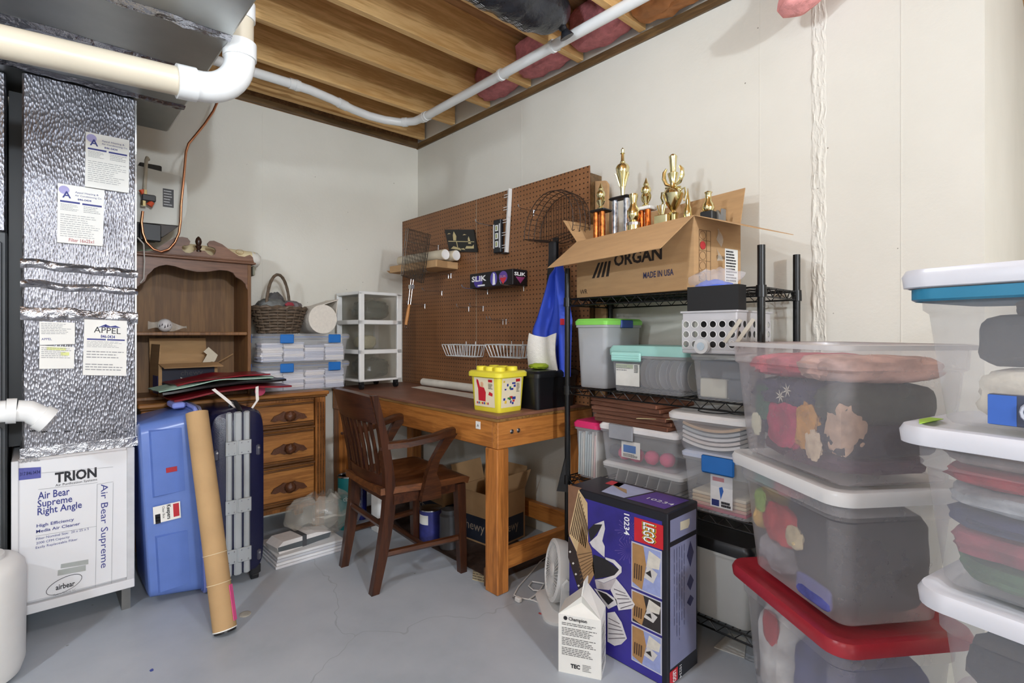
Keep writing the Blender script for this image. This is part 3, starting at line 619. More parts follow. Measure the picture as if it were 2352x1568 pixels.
# blue latched boxes of envelopes
ORD = ('lowest', 'second', 'third', 'fourth', 'fifth', 'sixth', 'seventh', 'eighth', 'ninth', 'tenth', 'eleventh', 'twelfth')
LATCH = M((38,112,190), .35, var=.04)
def latched_box(label, z, seed):
    xf_, y0, y1 = .355, -1.243, -.705; h = .166
    cx, cy = .2, (y0+y1)/2; hx, hy = xf_-cx, (y1-y0)/2
    t = thing('latching_box', label, 'storage box', (cx, cy, z), 0, 'clear boxes with blue latches on the dresser')
    part('body', MB().loft([rrect(hx-.022, hy-.03, .02, .0), rrect(hx-.02, hy-.028, .025, .004), rrect(hx-.008, hy-.012, .03, h-.035), rrect(hx, hy-.002, .032, h-.032), rrect(hx, hy-.002, .032, h-.024)], True, False), CLEAR, t, True)
    l_ = part('lid', MB().loft([rrect(hx+.002, hy, .032, h-.024), rrect(hx+.003, hy+.001, .033, h-.01), rrect(hx-.006, hy-.008, .03, h), rrect(hx-.03, hy-.03, .025, h)], False, True), CLEAR, t, True)
    part('blue_gasket', MB().tube([Vector(p) for p in rrect(hx-.002, hy-.004, .03, h-.02)], .0016, 4, closed=True), LATCH, l_)
    for y in (-.12, .16): part('latch', MB().rbox(hx+.002, hx+.010, y-.038, y+.038, h-.055, h-.004, .004), LATCH, t)
    part('latch', MB().rbox(-.03, .03, -hy-.008, -hy-.001, h-.055, h-.004, .004), LATCH, t)
    rnd = random.Random(seed); k = 0
    for col, yb in enumerate((-.19, -.068, .054, .176)):
        zz = .006
        n = rnd.randint(10, 12)
        for i in range(n):
            th = rnd.uniform(.006, .014)
            if zz+th > .128: break
            tone = rnd.choice(((232,230,236), (206,208,222), (238,232,228), (190,194,210)))
            k += 1; o = link('paper_bundle', MB().rbox(-.058, .058, -.058, .058, 0, th, .002), M(tone, .8, var=.03)); o.location = (cx+.066+rnd.uniform(-.004,.004), cy+yb+rnd.uniform(-.004,.004), z+zz); o.rotation_euler = (0, 0, rnd.uniform(-.05,.05)); zz += th+.0005
            tag(o, '%s envelope bundle from the bottom, %s stack, %s blue-latched box' % (ORD[i], ('leftmost', 'second', 'third', 'rightmost')[col], 'upper' if seed > 20 else 'lower'), 'envelopes', 'envelope bundles in the %s latched box' % ('upper' if seed > 20 else 'lower'))
    return t
latched_box('lower clear box of envelopes with blue latches, standing on the dresser', DZ, 11)
latched_box('upper clear box of envelopes with blue latches, under the wicker basket', DZ+.1665, 22)
ZB = DZ+.1665*2
# wicker basket
t = thing('wicker_basket', 'brown wicker basket with a tall handle on the latched boxes', 'basket', (.19, -1.085, ZB))
WIC = M((98,82,66), .6, var=.3, vs=60); r0, r1, hb = .105, .150, .15
for k in range(9):
    zz = .010+k*(hb-.02)/8; rr = r0+(r1-r0)*(zz/hb); ph = (k % 2)*PI
    part('woven_row', MB().tube([(((rr+.007*math.cos(9*a+ph))*math.cos(a)), ((rr+.007*math.cos(9*a+ph))*math.sin(a)), zz+.002*math.sin(4.5*a)) for a in [2*PI*i/72 for i in range(72)]], .0078, 6, closed=True), WIC, t, True)
for i in range(18):
    a = 2*PI*i/18; part('stake', MB().cyl((r0*math.cos(a), r0*math.sin(a), 0), (r1*math.cos(a), r1*math.sin(a), hb), .004, n=6), WIC, t)
part('rim', MB().tube([((r1+.006*math.cos(14*a))*math.cos(a), (r1+.006*math.cos(14*a))*math.sin(a), hb+.004*math.sin(14*a)) for a in [2*PI*i/112 for i in range(112)]], .009, 6, closed=True), WIC, t, True)
part('base', MB().lathe([(.1, .002), (.1, .008)], 24), WIC, t)
part('handle', MB().tube([(.03+.012*math.sin(a*20)*0, -.0+.055*math.cos(a)*1.0, hb-.01+.215*math.sin(a)) if False else (.06*math.cos(a)*-1, .085*math.cos(a), hb+.20*math.sin(a)) for a in [PI*i/24 for i in range(25)]], [.008+.0012*(i % 2) for i in range(25)], 8), WIC, t, True)
for (dx, dy, sx, sy, sz, c_, s, lab) in ((-.01,-.04,.19,.15,.10,(120,122,120),1,'grey-green knit bundle in the wicker basket'), (.0,.075,.15,.12,.09,(128,120,122),2,'grey bundle with a red patch in the wicker basket'), (-.05,.0,.10,.10,.14,(88,86,86),3,'dark grey bundle rising behind the basket handle')):
    solo('yarn_bundle', lump((.19+dx, -1.085+dy, ZB+.105), (sx, sy, sz), s, 2.3, .22, 3), M(c_, .85, var=.3, vs=18, bump=.5, bs=30), lab, 'bundle', True, 'bundles in the wicker basket')
solo('red_cloth_scrap', lump((.262, -1.045, ZB+.155), (.02, .05, .03), 5, 2, .2), M((150,52,62), .8), 'small red cloth scrap poking from the wicker basket', 'cloth', True)
# roll of foam wrap
fc = P(742, 740, 'X', .3)
t = thing('foam_roll', 'white foam wrap roll standing end-on beside the wicker basket', 'foam roll', (.2, fc.y, ZB)); rf = .088
def spiral(u, v): 
    a = -.2*PI+2.35*PI*2*.62*u
    return None
part('roll', MB().tube([(-.12,0,rf), (.10,0,rf)], rf, 32), M((224,216,204), .75, var=.06, vs=60, bump=.3, bs=200), t, True)
part('loose_sheet', MB().slab([(.085,-.055,rf*1.80), (.085,.105,rf*2.42), (-.1,.105,rf*2.42), (-.1,-.055,rf*1.80)], .004).join(MB().slab([(.085,.101,rf*2.42), (.085,.088,rf*.9), (-.1,.088,rf*.9), (-.1,.101,rf*2.42)], .004)), M((220,212,200), .75, var=.06, vs=60), t)
# three drawer cart
t = thing('drawer_cart', 'white plastic three-drawer cart with dark drawers on the workbench', 'drawer cart', (.19, -.50, .781), R(4))
cw, cdp, z0 = .158, .15, .05; SMK = M((150,146,132), .3, var=.03, alpha=.64); TH = .19
for sx in (-1, 1):
    for sy in (-1, 1): 
        part('post', MB().rbox(sx*cdp-.018*(sx>0), sx*cdp+.018*(sx<0), sy*cw-.036*(sy>0), sy*cw+.036*(sy<0), z0, z0+3*TH, .003), WHITEP, t)
        c_ = part('caster', MB().cyl((sx*(cdp-.03), sy*(cw-.03)-.010, .0195), (sx*(cdp-.03), sy*(cw-.03)+.010, .0195), .0195, n=16), BLACK, t); part('caster_fork', MB().rbox(sx*(cdp-.03)-.012, sx*(cdp-.03)+.012, sy*(cw-.03)-.014, sy*(cw-.03)+.014, .03, z0, .002), BLACK, c_)
for k in range(4): part('tier_frame', MB().rbox(-cdp, cdp, -cw, cw, z0+k*TH-(.0 if k == 0 else .014), z0+k*TH+(.014 if k < 3 else .006), .003), WHITEP, t)
cols = ((92,98,92), (150,146,132), (98,102,96))
for k in range(3):
    za = z0+k*TH+.0145; zb = z0+(k+1)*TH-.0145
    dr = part('drawer', MB().box(-cdp+.03, cdp-.006, -cw+.038, cw-.038, za, zb).__class__().loft([rrect(cdp-.012, cw-.037, .004, za, 1), rrect(cdp-.008, cw-.037, .004, zb, 1)], True, False), SMK, t)
for k, (c_, lab) in enumerate((((60,64,60), 'dark plastic bag stuffed in the bottom cart drawer'), ((190,182,150), 'cream packet in the middle cart drawer'), ((58,66,62), 'dark green plastic bag filling the top cart drawer'))):
    sz = (.2, .22, .13) if k != 1 else (.12, .13, .09)
    o = solo('bagged_goods', lump((.21, -.50+(-.04 if k == 1 else 0), .781+z0+k*TH+.016), sz, k+3, 3, .14, 3), M(c_, .25, var=.3, vs=12, bump=.5, bs=20), lab, 'bag', True, 'bags in the drawer cart')

# gift bags piled flat over the dresser edge
def flat_bag(name, label, c, ang, L, W, th, mat, bend, seed, tilt=0.):
    def f(u, v):
        x = (u-.5)*L; y = (v-.5)*W
        z = bend*math.sin(PI*u)+tilt*x+.010*noise.noise(Vector((u*3, v*3, seed)))
        return Vector((x, y, z))
    t = thing(name, label, 'gift bag', c, ang, 'flat gift bags piled on the dresser')
    part('paper', MB().sheet(f, 16, 8, th), mat, t, True); return t
REDB = M((122,20,32), .3, var=.4, vs=9); BLKB = M((24,20,22), .3, var=.2); GRN = M((166,196,178), .8, var=.08)
zb = DZ+.012
t = flat_bag('gift_bag', 'red and black gift bag at the bottom of the flat pile with white ribbon handles', (.52, -1.44, zb+.03), R(92), .52, .30, .008, REDB, .02, 1, .06)
pr = [(-.12,-.16,.03), (-.09,-.20,-.005), (-.05,-.235,-.05), (-.02,-.24,-.085), (.02,-.24,-.07), (.05,-.235,-.03), (.06,-.2,.0), (.07,-.17,.03)]
part('ribbon_handle', MB().sheet(lambda u, v: Vector(pr[min(7, int(u*7.001))]).lerp(Vector(pr[min(7, int(u*7.001)+1)]), u*7-int(u*7.001))+Vector((.006+.014*v, 0, .004*v)), 21, 2, .0012), M((232,226,220), .6), t, True)
t = flat_bag('gift_bag', 'black gift bag in the middle of the flat pile', (.475, -1.46, zb+.06), R(90), .54, .30, .01, BLKB, .012, 2, .06)
t = flat_bag('gift_bag', 'dark red glossy gift bag lying uppermost by the latched boxes', (.455, -1.47, zb+.092), R(94), .42, .26, .006, REDB, .012, 3, .07)
t = flat_bag('tissue_bundle', 'pale green tissue sheets sandwiched in the pile of gift bags', (.50, -1.50, zb+.074), R(93), .50, .22, .004, GRN, .016, 4, .07)
t['category'] = 'tissue paper'
tg = P(597, 897, 'X', .52); solo('gift_tag', MB().cyl((.52, tg.y, tg.z), (.523, tg.y, tg.z), .026, n=24), M((214,72,110), .6), 'round pink gift tag hanging at the dresser edge', 'gift tag')
# ================================================================ BLUE TOTE, SUITCASE, TUBE IN FRONT OF THE DRESSER
BLUE = M((110,140,214), .25, var=.04, alpha=.22, trans=(150,170,230)); BLUE2 = M((128,142,212), .3, var=.04)
t = thing('blue_tote', 'blue translucent storage tote stood on end beside the air cleaner', 'storage tote', (.655, -1.69, .0))
tilt = Matrix.Translation((0, 0, .006)) @ Matrix.Rotation(R(2.8), 4, 'X')
def uploop(hx, z0, z1, r, y, n=4):       # rounded rectangle in the x-z plane at depth y
    return [(p[0], y, (z0+z1)/2+p[1]) for p in rrect(hx, (z1-z0)/2, r, 0, n)]
tb = MB().loft([uploop(.165, .05, .755, .03, -.115), uploop(.172, .04, .765, .04, -.110), uploop(.192, .012, .79, .04, .07), uploop(.20, .005, .80, .04, .072), uploop(.20, .005, .80, .04, .088)], True, False).xf(tilt)
part('body', tb, BLUE, t, True)
part('rim', MB().tube([Vector(p) for p in uploop(.203, .002, .808, .042, .084, 6)], .009, 8, closed=True).xf(tilt), BLUE2, t, True)
part('lid', MB().loft([uploop(.206, .0, .812, .04, .094), uploop(.206, .0, .812, .04, .106), uploop(.17, .04, .77, .04, .112)], True, True).xf(tilt), M((104,104,126), .5), t, True)
for za, zb in ((.06, .30), (.46, .74)):
    part('raised_panel', MB().loft([[(.17+d, y, z) for y, z in ((-.085+e, za+e), (.035-e, za+e), (.035-e, zb-e), (-.085+e, zb-e))] for d, e in ((.004, 0), (.018, .006))], False, True).xf(tilt), BLUE, t)
part('handle_ledge', MB().rbox(-.07, .07, .02, .07, .80, .825, .006).xf(tilt), BLUE2, t)
lb = part('label', MB().box(.189, .1905, -.088, .008, .355, .425).xf(tilt), PAPER, t)
part('red_badge', MB().box(.1906, .1912, -.018, .003, .365, .42).xf(tilt), M((190,40,52), .5), lb)
text('Keepers', (.191, -.040, .422), (0,0,-1), (0,1,0), .02, INK, lb, fit=.06, world=False, bold=.02).data.transform(tilt); text('Clear Box', (.191, -.056, .420), (0,0,-1), (0,1,0), .012, INK, lb, fit=.05, world=False).data.transform(tilt)
mb = MB()
for k in range(9): mb.box(.1906, .1911, -.082, -.064, .360+.004*k, .3545+.004*k) if k % 3 else mb.box(.1906, .1911, -.082, -.064, .360+.004*k, .3528+.004*k)
part('barcode', mb.xf(tilt), INK, lb)
part('red_tape', MB().box(.1875, .1915, -.035, .004, .555, .575).xf(tilt), M((170,36,48), .5), t)

t = thing('suitcase', 'navy blue hard-shell suitcase with silver frame standing upright', 'suitcase', (.665, -1.482, 0))
NAV = M((24,26,56), .22, var=.06, vs=30, bump=.12, bs=300); SIL = M((186,190,192), .35, .55, var=.04)
def sl(k, x): return [(x, y*k, .05+.745*.5+ (z)*.5*.745*(1-(1-k)*.35)) for y, z in [(math.copysign(abs(math.cos(a))**.38, math.cos(a)), math.copysign(abs(math.sin(a))**.22, math.sin(a))) for a in [2*PI*i/40 for i in range(40)]]]
def shell(s):
    L = []
    for k, x in ((.55,-.19), (.9,-.185), (1,-.165), (1,.165), (.93,.192), (.72,.204)):
        L.append([(x, p[1]*.117, p[2]) for p in sl(k, x)])
    return MB().loft(L)
part('shell', shell(1), NAV, t, True)
for y0, y1 in ((-.052, -.028), (-.020, .012), (.020, .046)): part('frame_rail', MB().rbox(.195, .215, y0, y1, .06, .79, .006), SIL, t)
for z in (.15, .37, .63):
    for y0, y1 in ((-.056, -.010), (-.006, .05)):
        h = part('hinge_plate', MB().rbox(.213, .218, y0, y1, z-.032, z+.032, .002), SIL, t)
        for dy in (.25, .75):
            for dz in (-.022, .022): part('rivet', MB().cyl((.218, y0+(y1-y0)*dy, z+dz), (.2195, y0+(y1-y0)*dy, z+dz), .003, n=8), STEEL, h)
for y, z in ((.082, .61), (.086, .13), (-.088, .61)): 
    s_ = part('stud_foot', MB().rbox(.198, .21, y-.009, y+.009, z-.028, z+.022, .006), M((70,70,84), .5), t); part('stud', MB().cyl((.21, y, z+.008), (.213, y, z+.008), .005, n=8), STEEL, s_)
for y in (-.08, .08):
    for x in (-.15, .15): part('wheel', MB().cyl((x, y-.014, .024), (x, y+.014, .024), .024, n=16), BLACK, t); part('wheel_housing', MB().rbox(x-.03, x+.03, y-.022, y+.022, .028, .075, .006), BLACK, t)
part('handle', MB().tube([(.03, .01, .79), (.03, .012, .815), (.10, .012, .82), (.17, .01, .80), (.19, .01, .785)], .010, 8), BLACK, t, True)

t = thing('cardboard_tube', 'long brown cardboard mailing tube leaning against the navy suitcase', 'cardboard tube', (1.21, -1.62, 0))
TA, TB_ = Vector((1.215, -1.622, .012)), Vector((.932, -1.658, .81)); KT = M((184,150,106), .8, var=.08, vs=7, bump=.05)
part('tube', MB().tube([TA, TB_], .041, 28, cap=False), KT, t, True, world=True)
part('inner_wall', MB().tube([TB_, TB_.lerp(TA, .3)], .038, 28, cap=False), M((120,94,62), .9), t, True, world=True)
ring = lambda p, r: [p+(lambda u, v: u*math.cos(2*PI*i/28)*r+v*math.sin(2*PI*i/28)*r)(*(lambda d: (d.orthogonal().normalized(), d.cross(d.orthogonal().normalized())))((TB_-TA).normalized())) for i in range(28)]
part('rim_edge', MB().loft([ring(TB_, .041), ring(TB_, .038)], False, False), CARD, t, world=True)
part('end_cap', MB().tube([TA, TA-(TB_-TA).normalized()*.008], .038, 24), BLACK, t, world=True)
part('white_edge', MB().tube([TA, TA+(TB_-TA).normalized()*.004], .0418, 28, cap=False), PAPER, t, world=True)
for k in (.2, .33): part('rubber_band', MB().tube(ring(TA.lerp(TB_, k), .0425), .0014, 5, closed=True), M((224,206,170), .6), t, world=True)
d_ = (TB_-TA).normalized(); n_ = Vector((.62, .76, .1)).normalized(); s_ = d_.cross(n_).normalized(); p0 = TA+d_*.03+n_*.044
part('pink_note', MB().slab([p0-s_*.012, p0+s_*.012, p0+s_*.012+d_*.13, p0-s_*.012+d_*.13], .002), M((232,92,150), .7), t, world=True)
solo('floor_drain_cap', MB().lathe([(.022,0),(.022,.004),(.014,.006)], 20, P(563, 1411, 'Z', 0)+Vector((0,0,.0002))), M((176,172,160), .5), 'small round metal cap on the floor behind the tube foot', 'cap')

# ================================================================ WORKBENCH
BEN = WOOD((194,126,60), (166,102,46), 'X', 12, .45, .12, name='bench_pine'); BENY = WOOD((194,126,60), (166,102,46), 'Y', 12, .45, .12, name='bench_pine_end'); BENZ = WOOD((190,120,56), (150,90,38), 'Z', 12, .45, .12, name='bench_pine_leg')
TOPM = M((132,90,70), .5, var=.22, vs=6, bump=.05); TX0, TX1, TY0, TY1, TZ = .02, 1.715, -.682, -.03, .781
t = thing('workbench', 'wooden workbench with worn brown top below the pegboard', 'workbench', (.87, -.41, 0))
part('top', MB().rbox(TX0, TX1, TY0, TY1, TZ-.014, TZ, .002), TOPM, t, world=True)
part('top_underlay', MB().box(TX0+.002, TX1-.001, TY0+.001, TY1, TZ-.026, TZ-.0141), WOOD((150,112,62), (120,84,44), 'X', 12), t, world=True)
part('front_apron', MB().rbox(TX0+.01, TX1-.042, TY0+.006, TY0+.044, .635, TZ-.0262, .003), BEN, t, world=True)
ea = part('end_apron', MB().rbox(TX1-.041, TX1-.003, TY0+.004, TY1-.004, .635, TZ-.0262, .003), BENY, t, world=True)
for y in (TY0+.085, TY0+.125): part('bolt', MB().lathe([(.011,0),(.010,.003),(.004,.006),(0,.0065)], 14).xf(Matrix.Translation((TX1-.003, y, .705)) @ Matrix.Rotation(PI/2, 4, 'Y')), STEEL, ea, True, world=True)
part('back_apron', MB().rbox(TX0+.01, TX1-.042, TY1-.042, TY1-.004, .635, TZ-.0262, .003), BEN, t, world=True)
part('end_apron', MB().rbox(TX0, TX0+.009, TY0+.006, TY1-.004, .635, TZ-.0262, .003), BENY, t, world=True)
lx = TX1-.088
part('leg', MB().rbox(lx, lx+.084, TY0+.002, TY0+.07, 0, .634, .004), BENZ, t, world=True)
part('leg_block', MB().rbox(lx-.032, lx-.0005, TY0+.02, TY0+.075, 0, .085, .003), WOOD((110,76,44), (86,58,34), 'Z'), t, world=True)
for x, y in ((TX0+.004, TY0+.01), (TX0+.004, TY1-.08), (lx, TY1-.08)): part('leg', MB().rbox(x, x+.084, y, y+.075, 0, .634, .004), BENZ, t, world=True)
part('end_rail', MB().rbox(lx+.02, lx+.058, TY0+.071, TY1-.081, .085, .172, .003), BENY, t, world=True)
part('back_rail', MB().rbox(TX0+.09, lx-.001, TY1-.06, TY1-.022, .10, .19, .003), BEN, t, world=True)
cl = P(1098, 976, 'Y', TY0+.005); st_ = part('paper_sticker', MB().box(cl.x-.016, cl.x+.016, TY0+.0042, TY0+.0058, cl.z-.017, cl.z+.017), PAPER, t, world=True); text('A', (cl.x-.006, TY0+.0042, cl.z-.008), (1,0,0), (0,0,1), .02, INK, st_)
np_ = [P(x, y, 'Z', .0015) for x, y in ((1085,1330),(1165,1352),(1170,1290),(1088,1283))]
t = thing('newspaper', 'yellowed printed newspaper sheet on the floor under the workbench', 'newspaper', (np_[0]+np_[2])/2*Vector((1,1,0)).x if False else (1.5, -.6, 0))
part('sheet', MB().slab(np_, .0012), M((196,184,150), .9, var=.1), t, world=True); part('newsprint', lines(MB(), np_, 9, .4, 5, .2, .0006), M((120,112,96), .9), t, world=True)
RUG = M((58,40,30), .95, var=.25, vs=40); solo('floor_mat', MB().rbox(.25, 1.60, -.60, -.2, .0002, .006, .003), RUG, 'dark brown mat on the floor under the workbench', 'mat')

# ---- armchair
CH = WOOD((74,40,22), (50,26,15), 'Z', 14, .32, .1, name='chair_upright'); CHY = WOOD((84,48,26), (56,30,17), 'Y', 14, .3, .1, name='chair_arm'); CHX = WOOD((74,40,22), (50,26,15), 'X', 14, .32, .1, name='chair_rail'); SEAT = WOOD((116,70,38), (84,48,26), 'Y', 14, .3, .08, name='chair_seat')
t = thing('wooden_armchair', 'dark wooden office armchair with slatted back facing the workbench', 'chair', (1.165, -.835, 0), R(-4))
def bar(path, w_, d_):                      # rectangular bar along a path, width along x, depth along y
    return MB().loft([[(p[0]-a/2, p[1]-b/2, p[2]), (p[0]+a/2, p[1]-b/2, p[2]), (p[0]+a/2, p[1]+b/2, p[2]), (p[0]-a/2, p[1]+b/2, p[2])] for p, a, b in zip(path, w_, d_)])
for s in (-1, 1):
    part('rear_post', bar([(s*.178,-.215,0),(s*.184,-.185,.15),(s*.19,-.158,.32),(s*.195,-.15,.43),(s*.202,-.162,.55),(s*.21,-.19,.70),(s*.216,-.232,.872)], [.034,.036,.038,.038,.034,.03,.026], [.036,.044,.05,.05,.042,.036,.028]), CH, t)
    part('front_leg', bar([(s*.236,.205,0),(s*.232,.20,.2),(s*.226,.195,.425)], [.034,.04,.044], [.034,.04,.044]), CH, t)
    part('side_stretcher', MB().tube([(s*.186,-.18,.165),(s*.232,.20,.165)], .015, 6), CHY, t)
    ap = [(s*.206,-.172,.648),(s*.235,-.08,.652),(s*.262,.03,.668),(s*.272,.10,.685),(s*.268,.135,.688),(s*.258,.150,.680)]
    part('arm', MB().loft([[(p[0]-w_/2,p[1],p[2]-.016),(p[0]+w_/2,p[1],p[2]-.016),(p[0]+w_/2*1.1,p[1],p[2]+.008),(p[0]+w_/2*.5,p[1],p[2]+.016),(p[0]-w_/2*.5,p[1],p[2]+.016),(p[0]-w_/2*1.1,p[1],p[2]+.008)] for p, w_ in zip(ap, (.03,.042,.05,.05,.042,.02))]), CHY, t, True)
    part('arm_support', bar([(s*.246,.025,.385),(s*.250,.03,.45),(s*.250,.025,.50),(s*.252,.045,.56),(s*.258,.085,.62),(s*.262,.125,.672)], [.03]*6, [.10,.085,.05,.042,.05,.06]), CHY, t)
def seat(u, v):
    y = -.195+.435*v; hw = .205+.045*min(1, v*1.6); x = (u-.5)*2*hw
    dish = .014*max(0, 1-((u-.5)/.36)**2)*max(0, 1-((v-.42)/.42)**2)
    ridge = .010*math.exp(-((u-.5)/.06)**2)*max(0, (v-.5)*2)
    edge = -.012*max(0, (v-.88)/.12)**2
    return Vector((x, y, .462-dish+ridge+edge))
part('seat', MB().sheet(lambda u, v: seat(1-u, v), 24, 24, .03), SEAT, t, True)
part('seat_frame', MB().box(-.19, .19, -.16, -.14, .39, .43).box(-.205, .205, .18, .205, .385, .43).box(-.222, -.195, -.14, .18, .385, .43).box(.195, .222, -.14, .18, .385, .43), CHX, t)
def bent(z0, z1, yb, hw, sag, th, nn=12):   # curved cross rail
    def f(u, v): x = (u-.5)*2*hw; return Vector((x, yb(z0+(z1-z0)*v)-sag*(1-(2*u-1)**2), z0+(z1-z0)*v))
    return MB().sheet(f, nn, 3, th)
yb = lambda z: -.15-.082*max(0, (z-.45)/.42)**1.4
cr = MB().sheet(lambda u, v: Vector(((u-.5)*2*.214, yb(.755+.12*v)-.03*(1-(2*u-1)**2), .755+(.128-.012*abs(2*u-1)**2)*v)), 14, 3, .02)
part('crest_rail', cr, CHX, t, True); part('lower_rail', bent(.455, .515, yb, .196, .022, .02), CHX, t, True)
for k in range(7):
    x = -.15+.05*k; sg = lambda z: .026*(1-(x/.21)**2)
    part('slat', bar([(x*.93, yb(.51)-sg(.5)-.008, .51), (x*.97, yb(.63)-sg(.6)-.008, .63), (x, yb(.76)-sg(.7)-.008, .76)], [.017]*3, [.012]*3), CH, t)
part('rear_stretcher', MB().tube([(-.186,-.172,.287),(.186,-.172,.287)], .014, 6), CHX, t)
part('cross_stretcher', MB().tube([(-.21,.01,.165),(.21,.01,.165)], .014, 6), CHX, t)
for s in (-1, 1): part('screw_plug', MB().cyl((s*.222, -.205, .64), (s*.231, -.205, .64), .007, n=8), CH, t)

# ---- things on the workbench
YEL = M((236,222,66), .35, var=.03)
t = thing('brick_bucket', 'yellow plastic toy brick bucket with studded lid on the workbench corner', 'bucket', (1.565, -.552, TZ), R(3))
hx, hy = .098, .085
part('bucket_body', MB().loft([rrect(hx-.012, hy-.012, .012, .0, 3), rrect(hx-.010, hy-.010, .014, .006, 3), rrect(hx, hy, .016, .172, 3)]), YEL, t, True)
ld = part('lid', MB().loft([rrect(hx+.014, hy+.014, .03, .160, 4), rrect(hx+.014, hy+.014, .03, .178, 4), rrect(hx+.006, hy+.006, .028, .186, 4)]), YEL, t, True)
for x in (-.06, 0, .06):
    for y in (-.045, .035): part('stud', MB().lathe([(.026,.186),(.026,.203),(.022,.206)], 20, (x, y, 0)), YEL, ld, True)
def sticker(o, face):
    qx = [(-.07, .064), (-.066, .06)][face] ; z0, z1 = .022, .155
    if face == 0: mk_ = lambda u, v: Vector((qx[0]+(qx[1]-qx[0])*u, -hy+.0075*(1-v)-.0008, z0+(z1-z0)*v)); 
    else: mk_ = lambda u, v: Vector((hx-.0088*(1-v)+.0008, qx[0]+(qx[1]-qx[0])*u, z0+(z1-z0)*v))
    nrm = Vector((0,-1,0)) if face == 0 else Vector((1,0,0))
    s_ = part('sticker', MB().add([mk_(0,0), mk_(1,0), mk_(1,1), mk_(0,1)], [(0,1,2,3)]), M((238,226,196), .5, var=.03), t)
    def blob(poly, c_, nm): part(nm, MB().add([mk_(u, v)+nrm*.0006 for u, v in poly], [tuple(range(len(poly)))]), M(c_, .5), s_)
    if face == 0:
        blob([(.2,.2),(.55,.18),(.58,.5),(.5,.66),(.3,.68),(.22,.9),(.14,.95),(.12,.86),(.2,.6)], (200,36,52), 'printed_shirt'); blob([(.32,.68),(.46,.68),(.48,.8),(.42,.86),(.33,.84)], (224,178,140), 'printed_face')
        blob([(.72,.86),(.92,.86),(.92,.95),(.72,.95)], (200,30,40), 'printed_logo'); blob([(.7,.42),(.9,.38),(.92,.48),(.76,.54)], (206,44,48), 'printed_brick')
        for k in range(7): blob([(.1+.09*k,.08),(.16+.09*k,.08),(.16+.09*k,.16),(.1+.09*k,.15)], ((200,36,44),(40,60,150),(236,200,60))[k % 3], 'printed_brick')
        part('printed_lines', lines(MB(), [mk_(.72,.62)+nrm*.0004, mk_(.95,.62)+nrm*.0004, mk_(.95,.82)+nrm*.0004, mk_(.72,.82)+nrm*.0004], 5, .45, 3), INK, s_)
    else:
        blob([(.7,.86),(.92,.86),(.92,.96),(.7,.96)], (200,30,40), 'printed_logo')
        rnd = random.Random(5)
        for k in range(16):
            u, v = rnd.uniform(.05,.62), rnd.choice((rnd.uniform(.08,.36), rnd.uniform(.55,.88))); w_, h_ = rnd.uniform(.07,.18), rnd.uniform(.05,.1)
            blob([(u,v),(u+w_,v),(u+w_,v+h_),(u,v+h_)], rnd.choice(((40,60,150),(200,36,44),(40,60,150),(60,140,70),(232,196,60))), 'printed_brick')
        part('printed_lines', lines(MB(), [mk_(.74,.5)+nrm*.0004, mk_(.92,.5)+nrm*.0004, mk_(.92,.82)+nrm*.0004, mk_(.74,.82)+nrm*.0004], 7, .45, 3), INK, s_)
sticker(t, 0); sticker(t, 1)
t = thing('green_pail', 'lime green pail half hidden behind the yellow bucket', 'pail', (1.45, -.40, TZ))
part('pail_body', MB().lathe([(.055,0),(.07,.14),(.073,.14),(.073,.147),(.066,.147),(.054,.006)], 24), M((138,160,48), .4), t, True); part('bail', MB().tube([(-.072,0,.135)]+[(.078*math.cos(a)*-1, 0, .135-.06*math.sin(a)) for a in [PI*i/10 for i in range(1, 10)]]+[(.072,0,.135)], .002, 5), STEEL, t)
BLK = M((20,21,23), .3, var=.1); t = thing('black_bin', 'black plastic bin with lid at the workbench end beside the yellow bucket', 'bin', (1.64, -.30, TZ))
part('bin_body', MB().loft([rrect(.068, .13, .02, 0), rrect(.082, .148, .022, .15)]), BLK, t, True); part('bin_lid', MB().loft([rrect(.09, .155, .025, .1505), rrect(.09, .155, .025, .17), rrect(.08, .145, .025, .182)]), BLK, t, True)
solo('glove', lump((1.62, -.33, TZ+.1825), (.09, .11, .03), 4, 2, .25), M((150,170,40), .7, var=.2), 'lime green glove on the black bin lid', 'glove', True)
rl = [P(x, y, 'Z', TZ+.026) for x, y in ((992,872),)][0]
solo('paper_roll', MB().tube([(.36,-.185,TZ+.026), (.365,-.186,TZ+.026), (1.33,-.20,TZ+.026)], [.018,.025,.025], 16), M((230,226,214), .7), 'white paper roll lying along the back of the workbench', 'paper roll', True)
solo('paper_sheet', MB().slab([(.42,-.315,TZ+.002), (1.42,-.40,TZ+.002), (1.42,-.26,TZ+.002), (.40,-.225,TZ+.002)], .0016), M((228,224,212), .7), 'flat white paper strip in front of the roll on the workbench', 'paper')

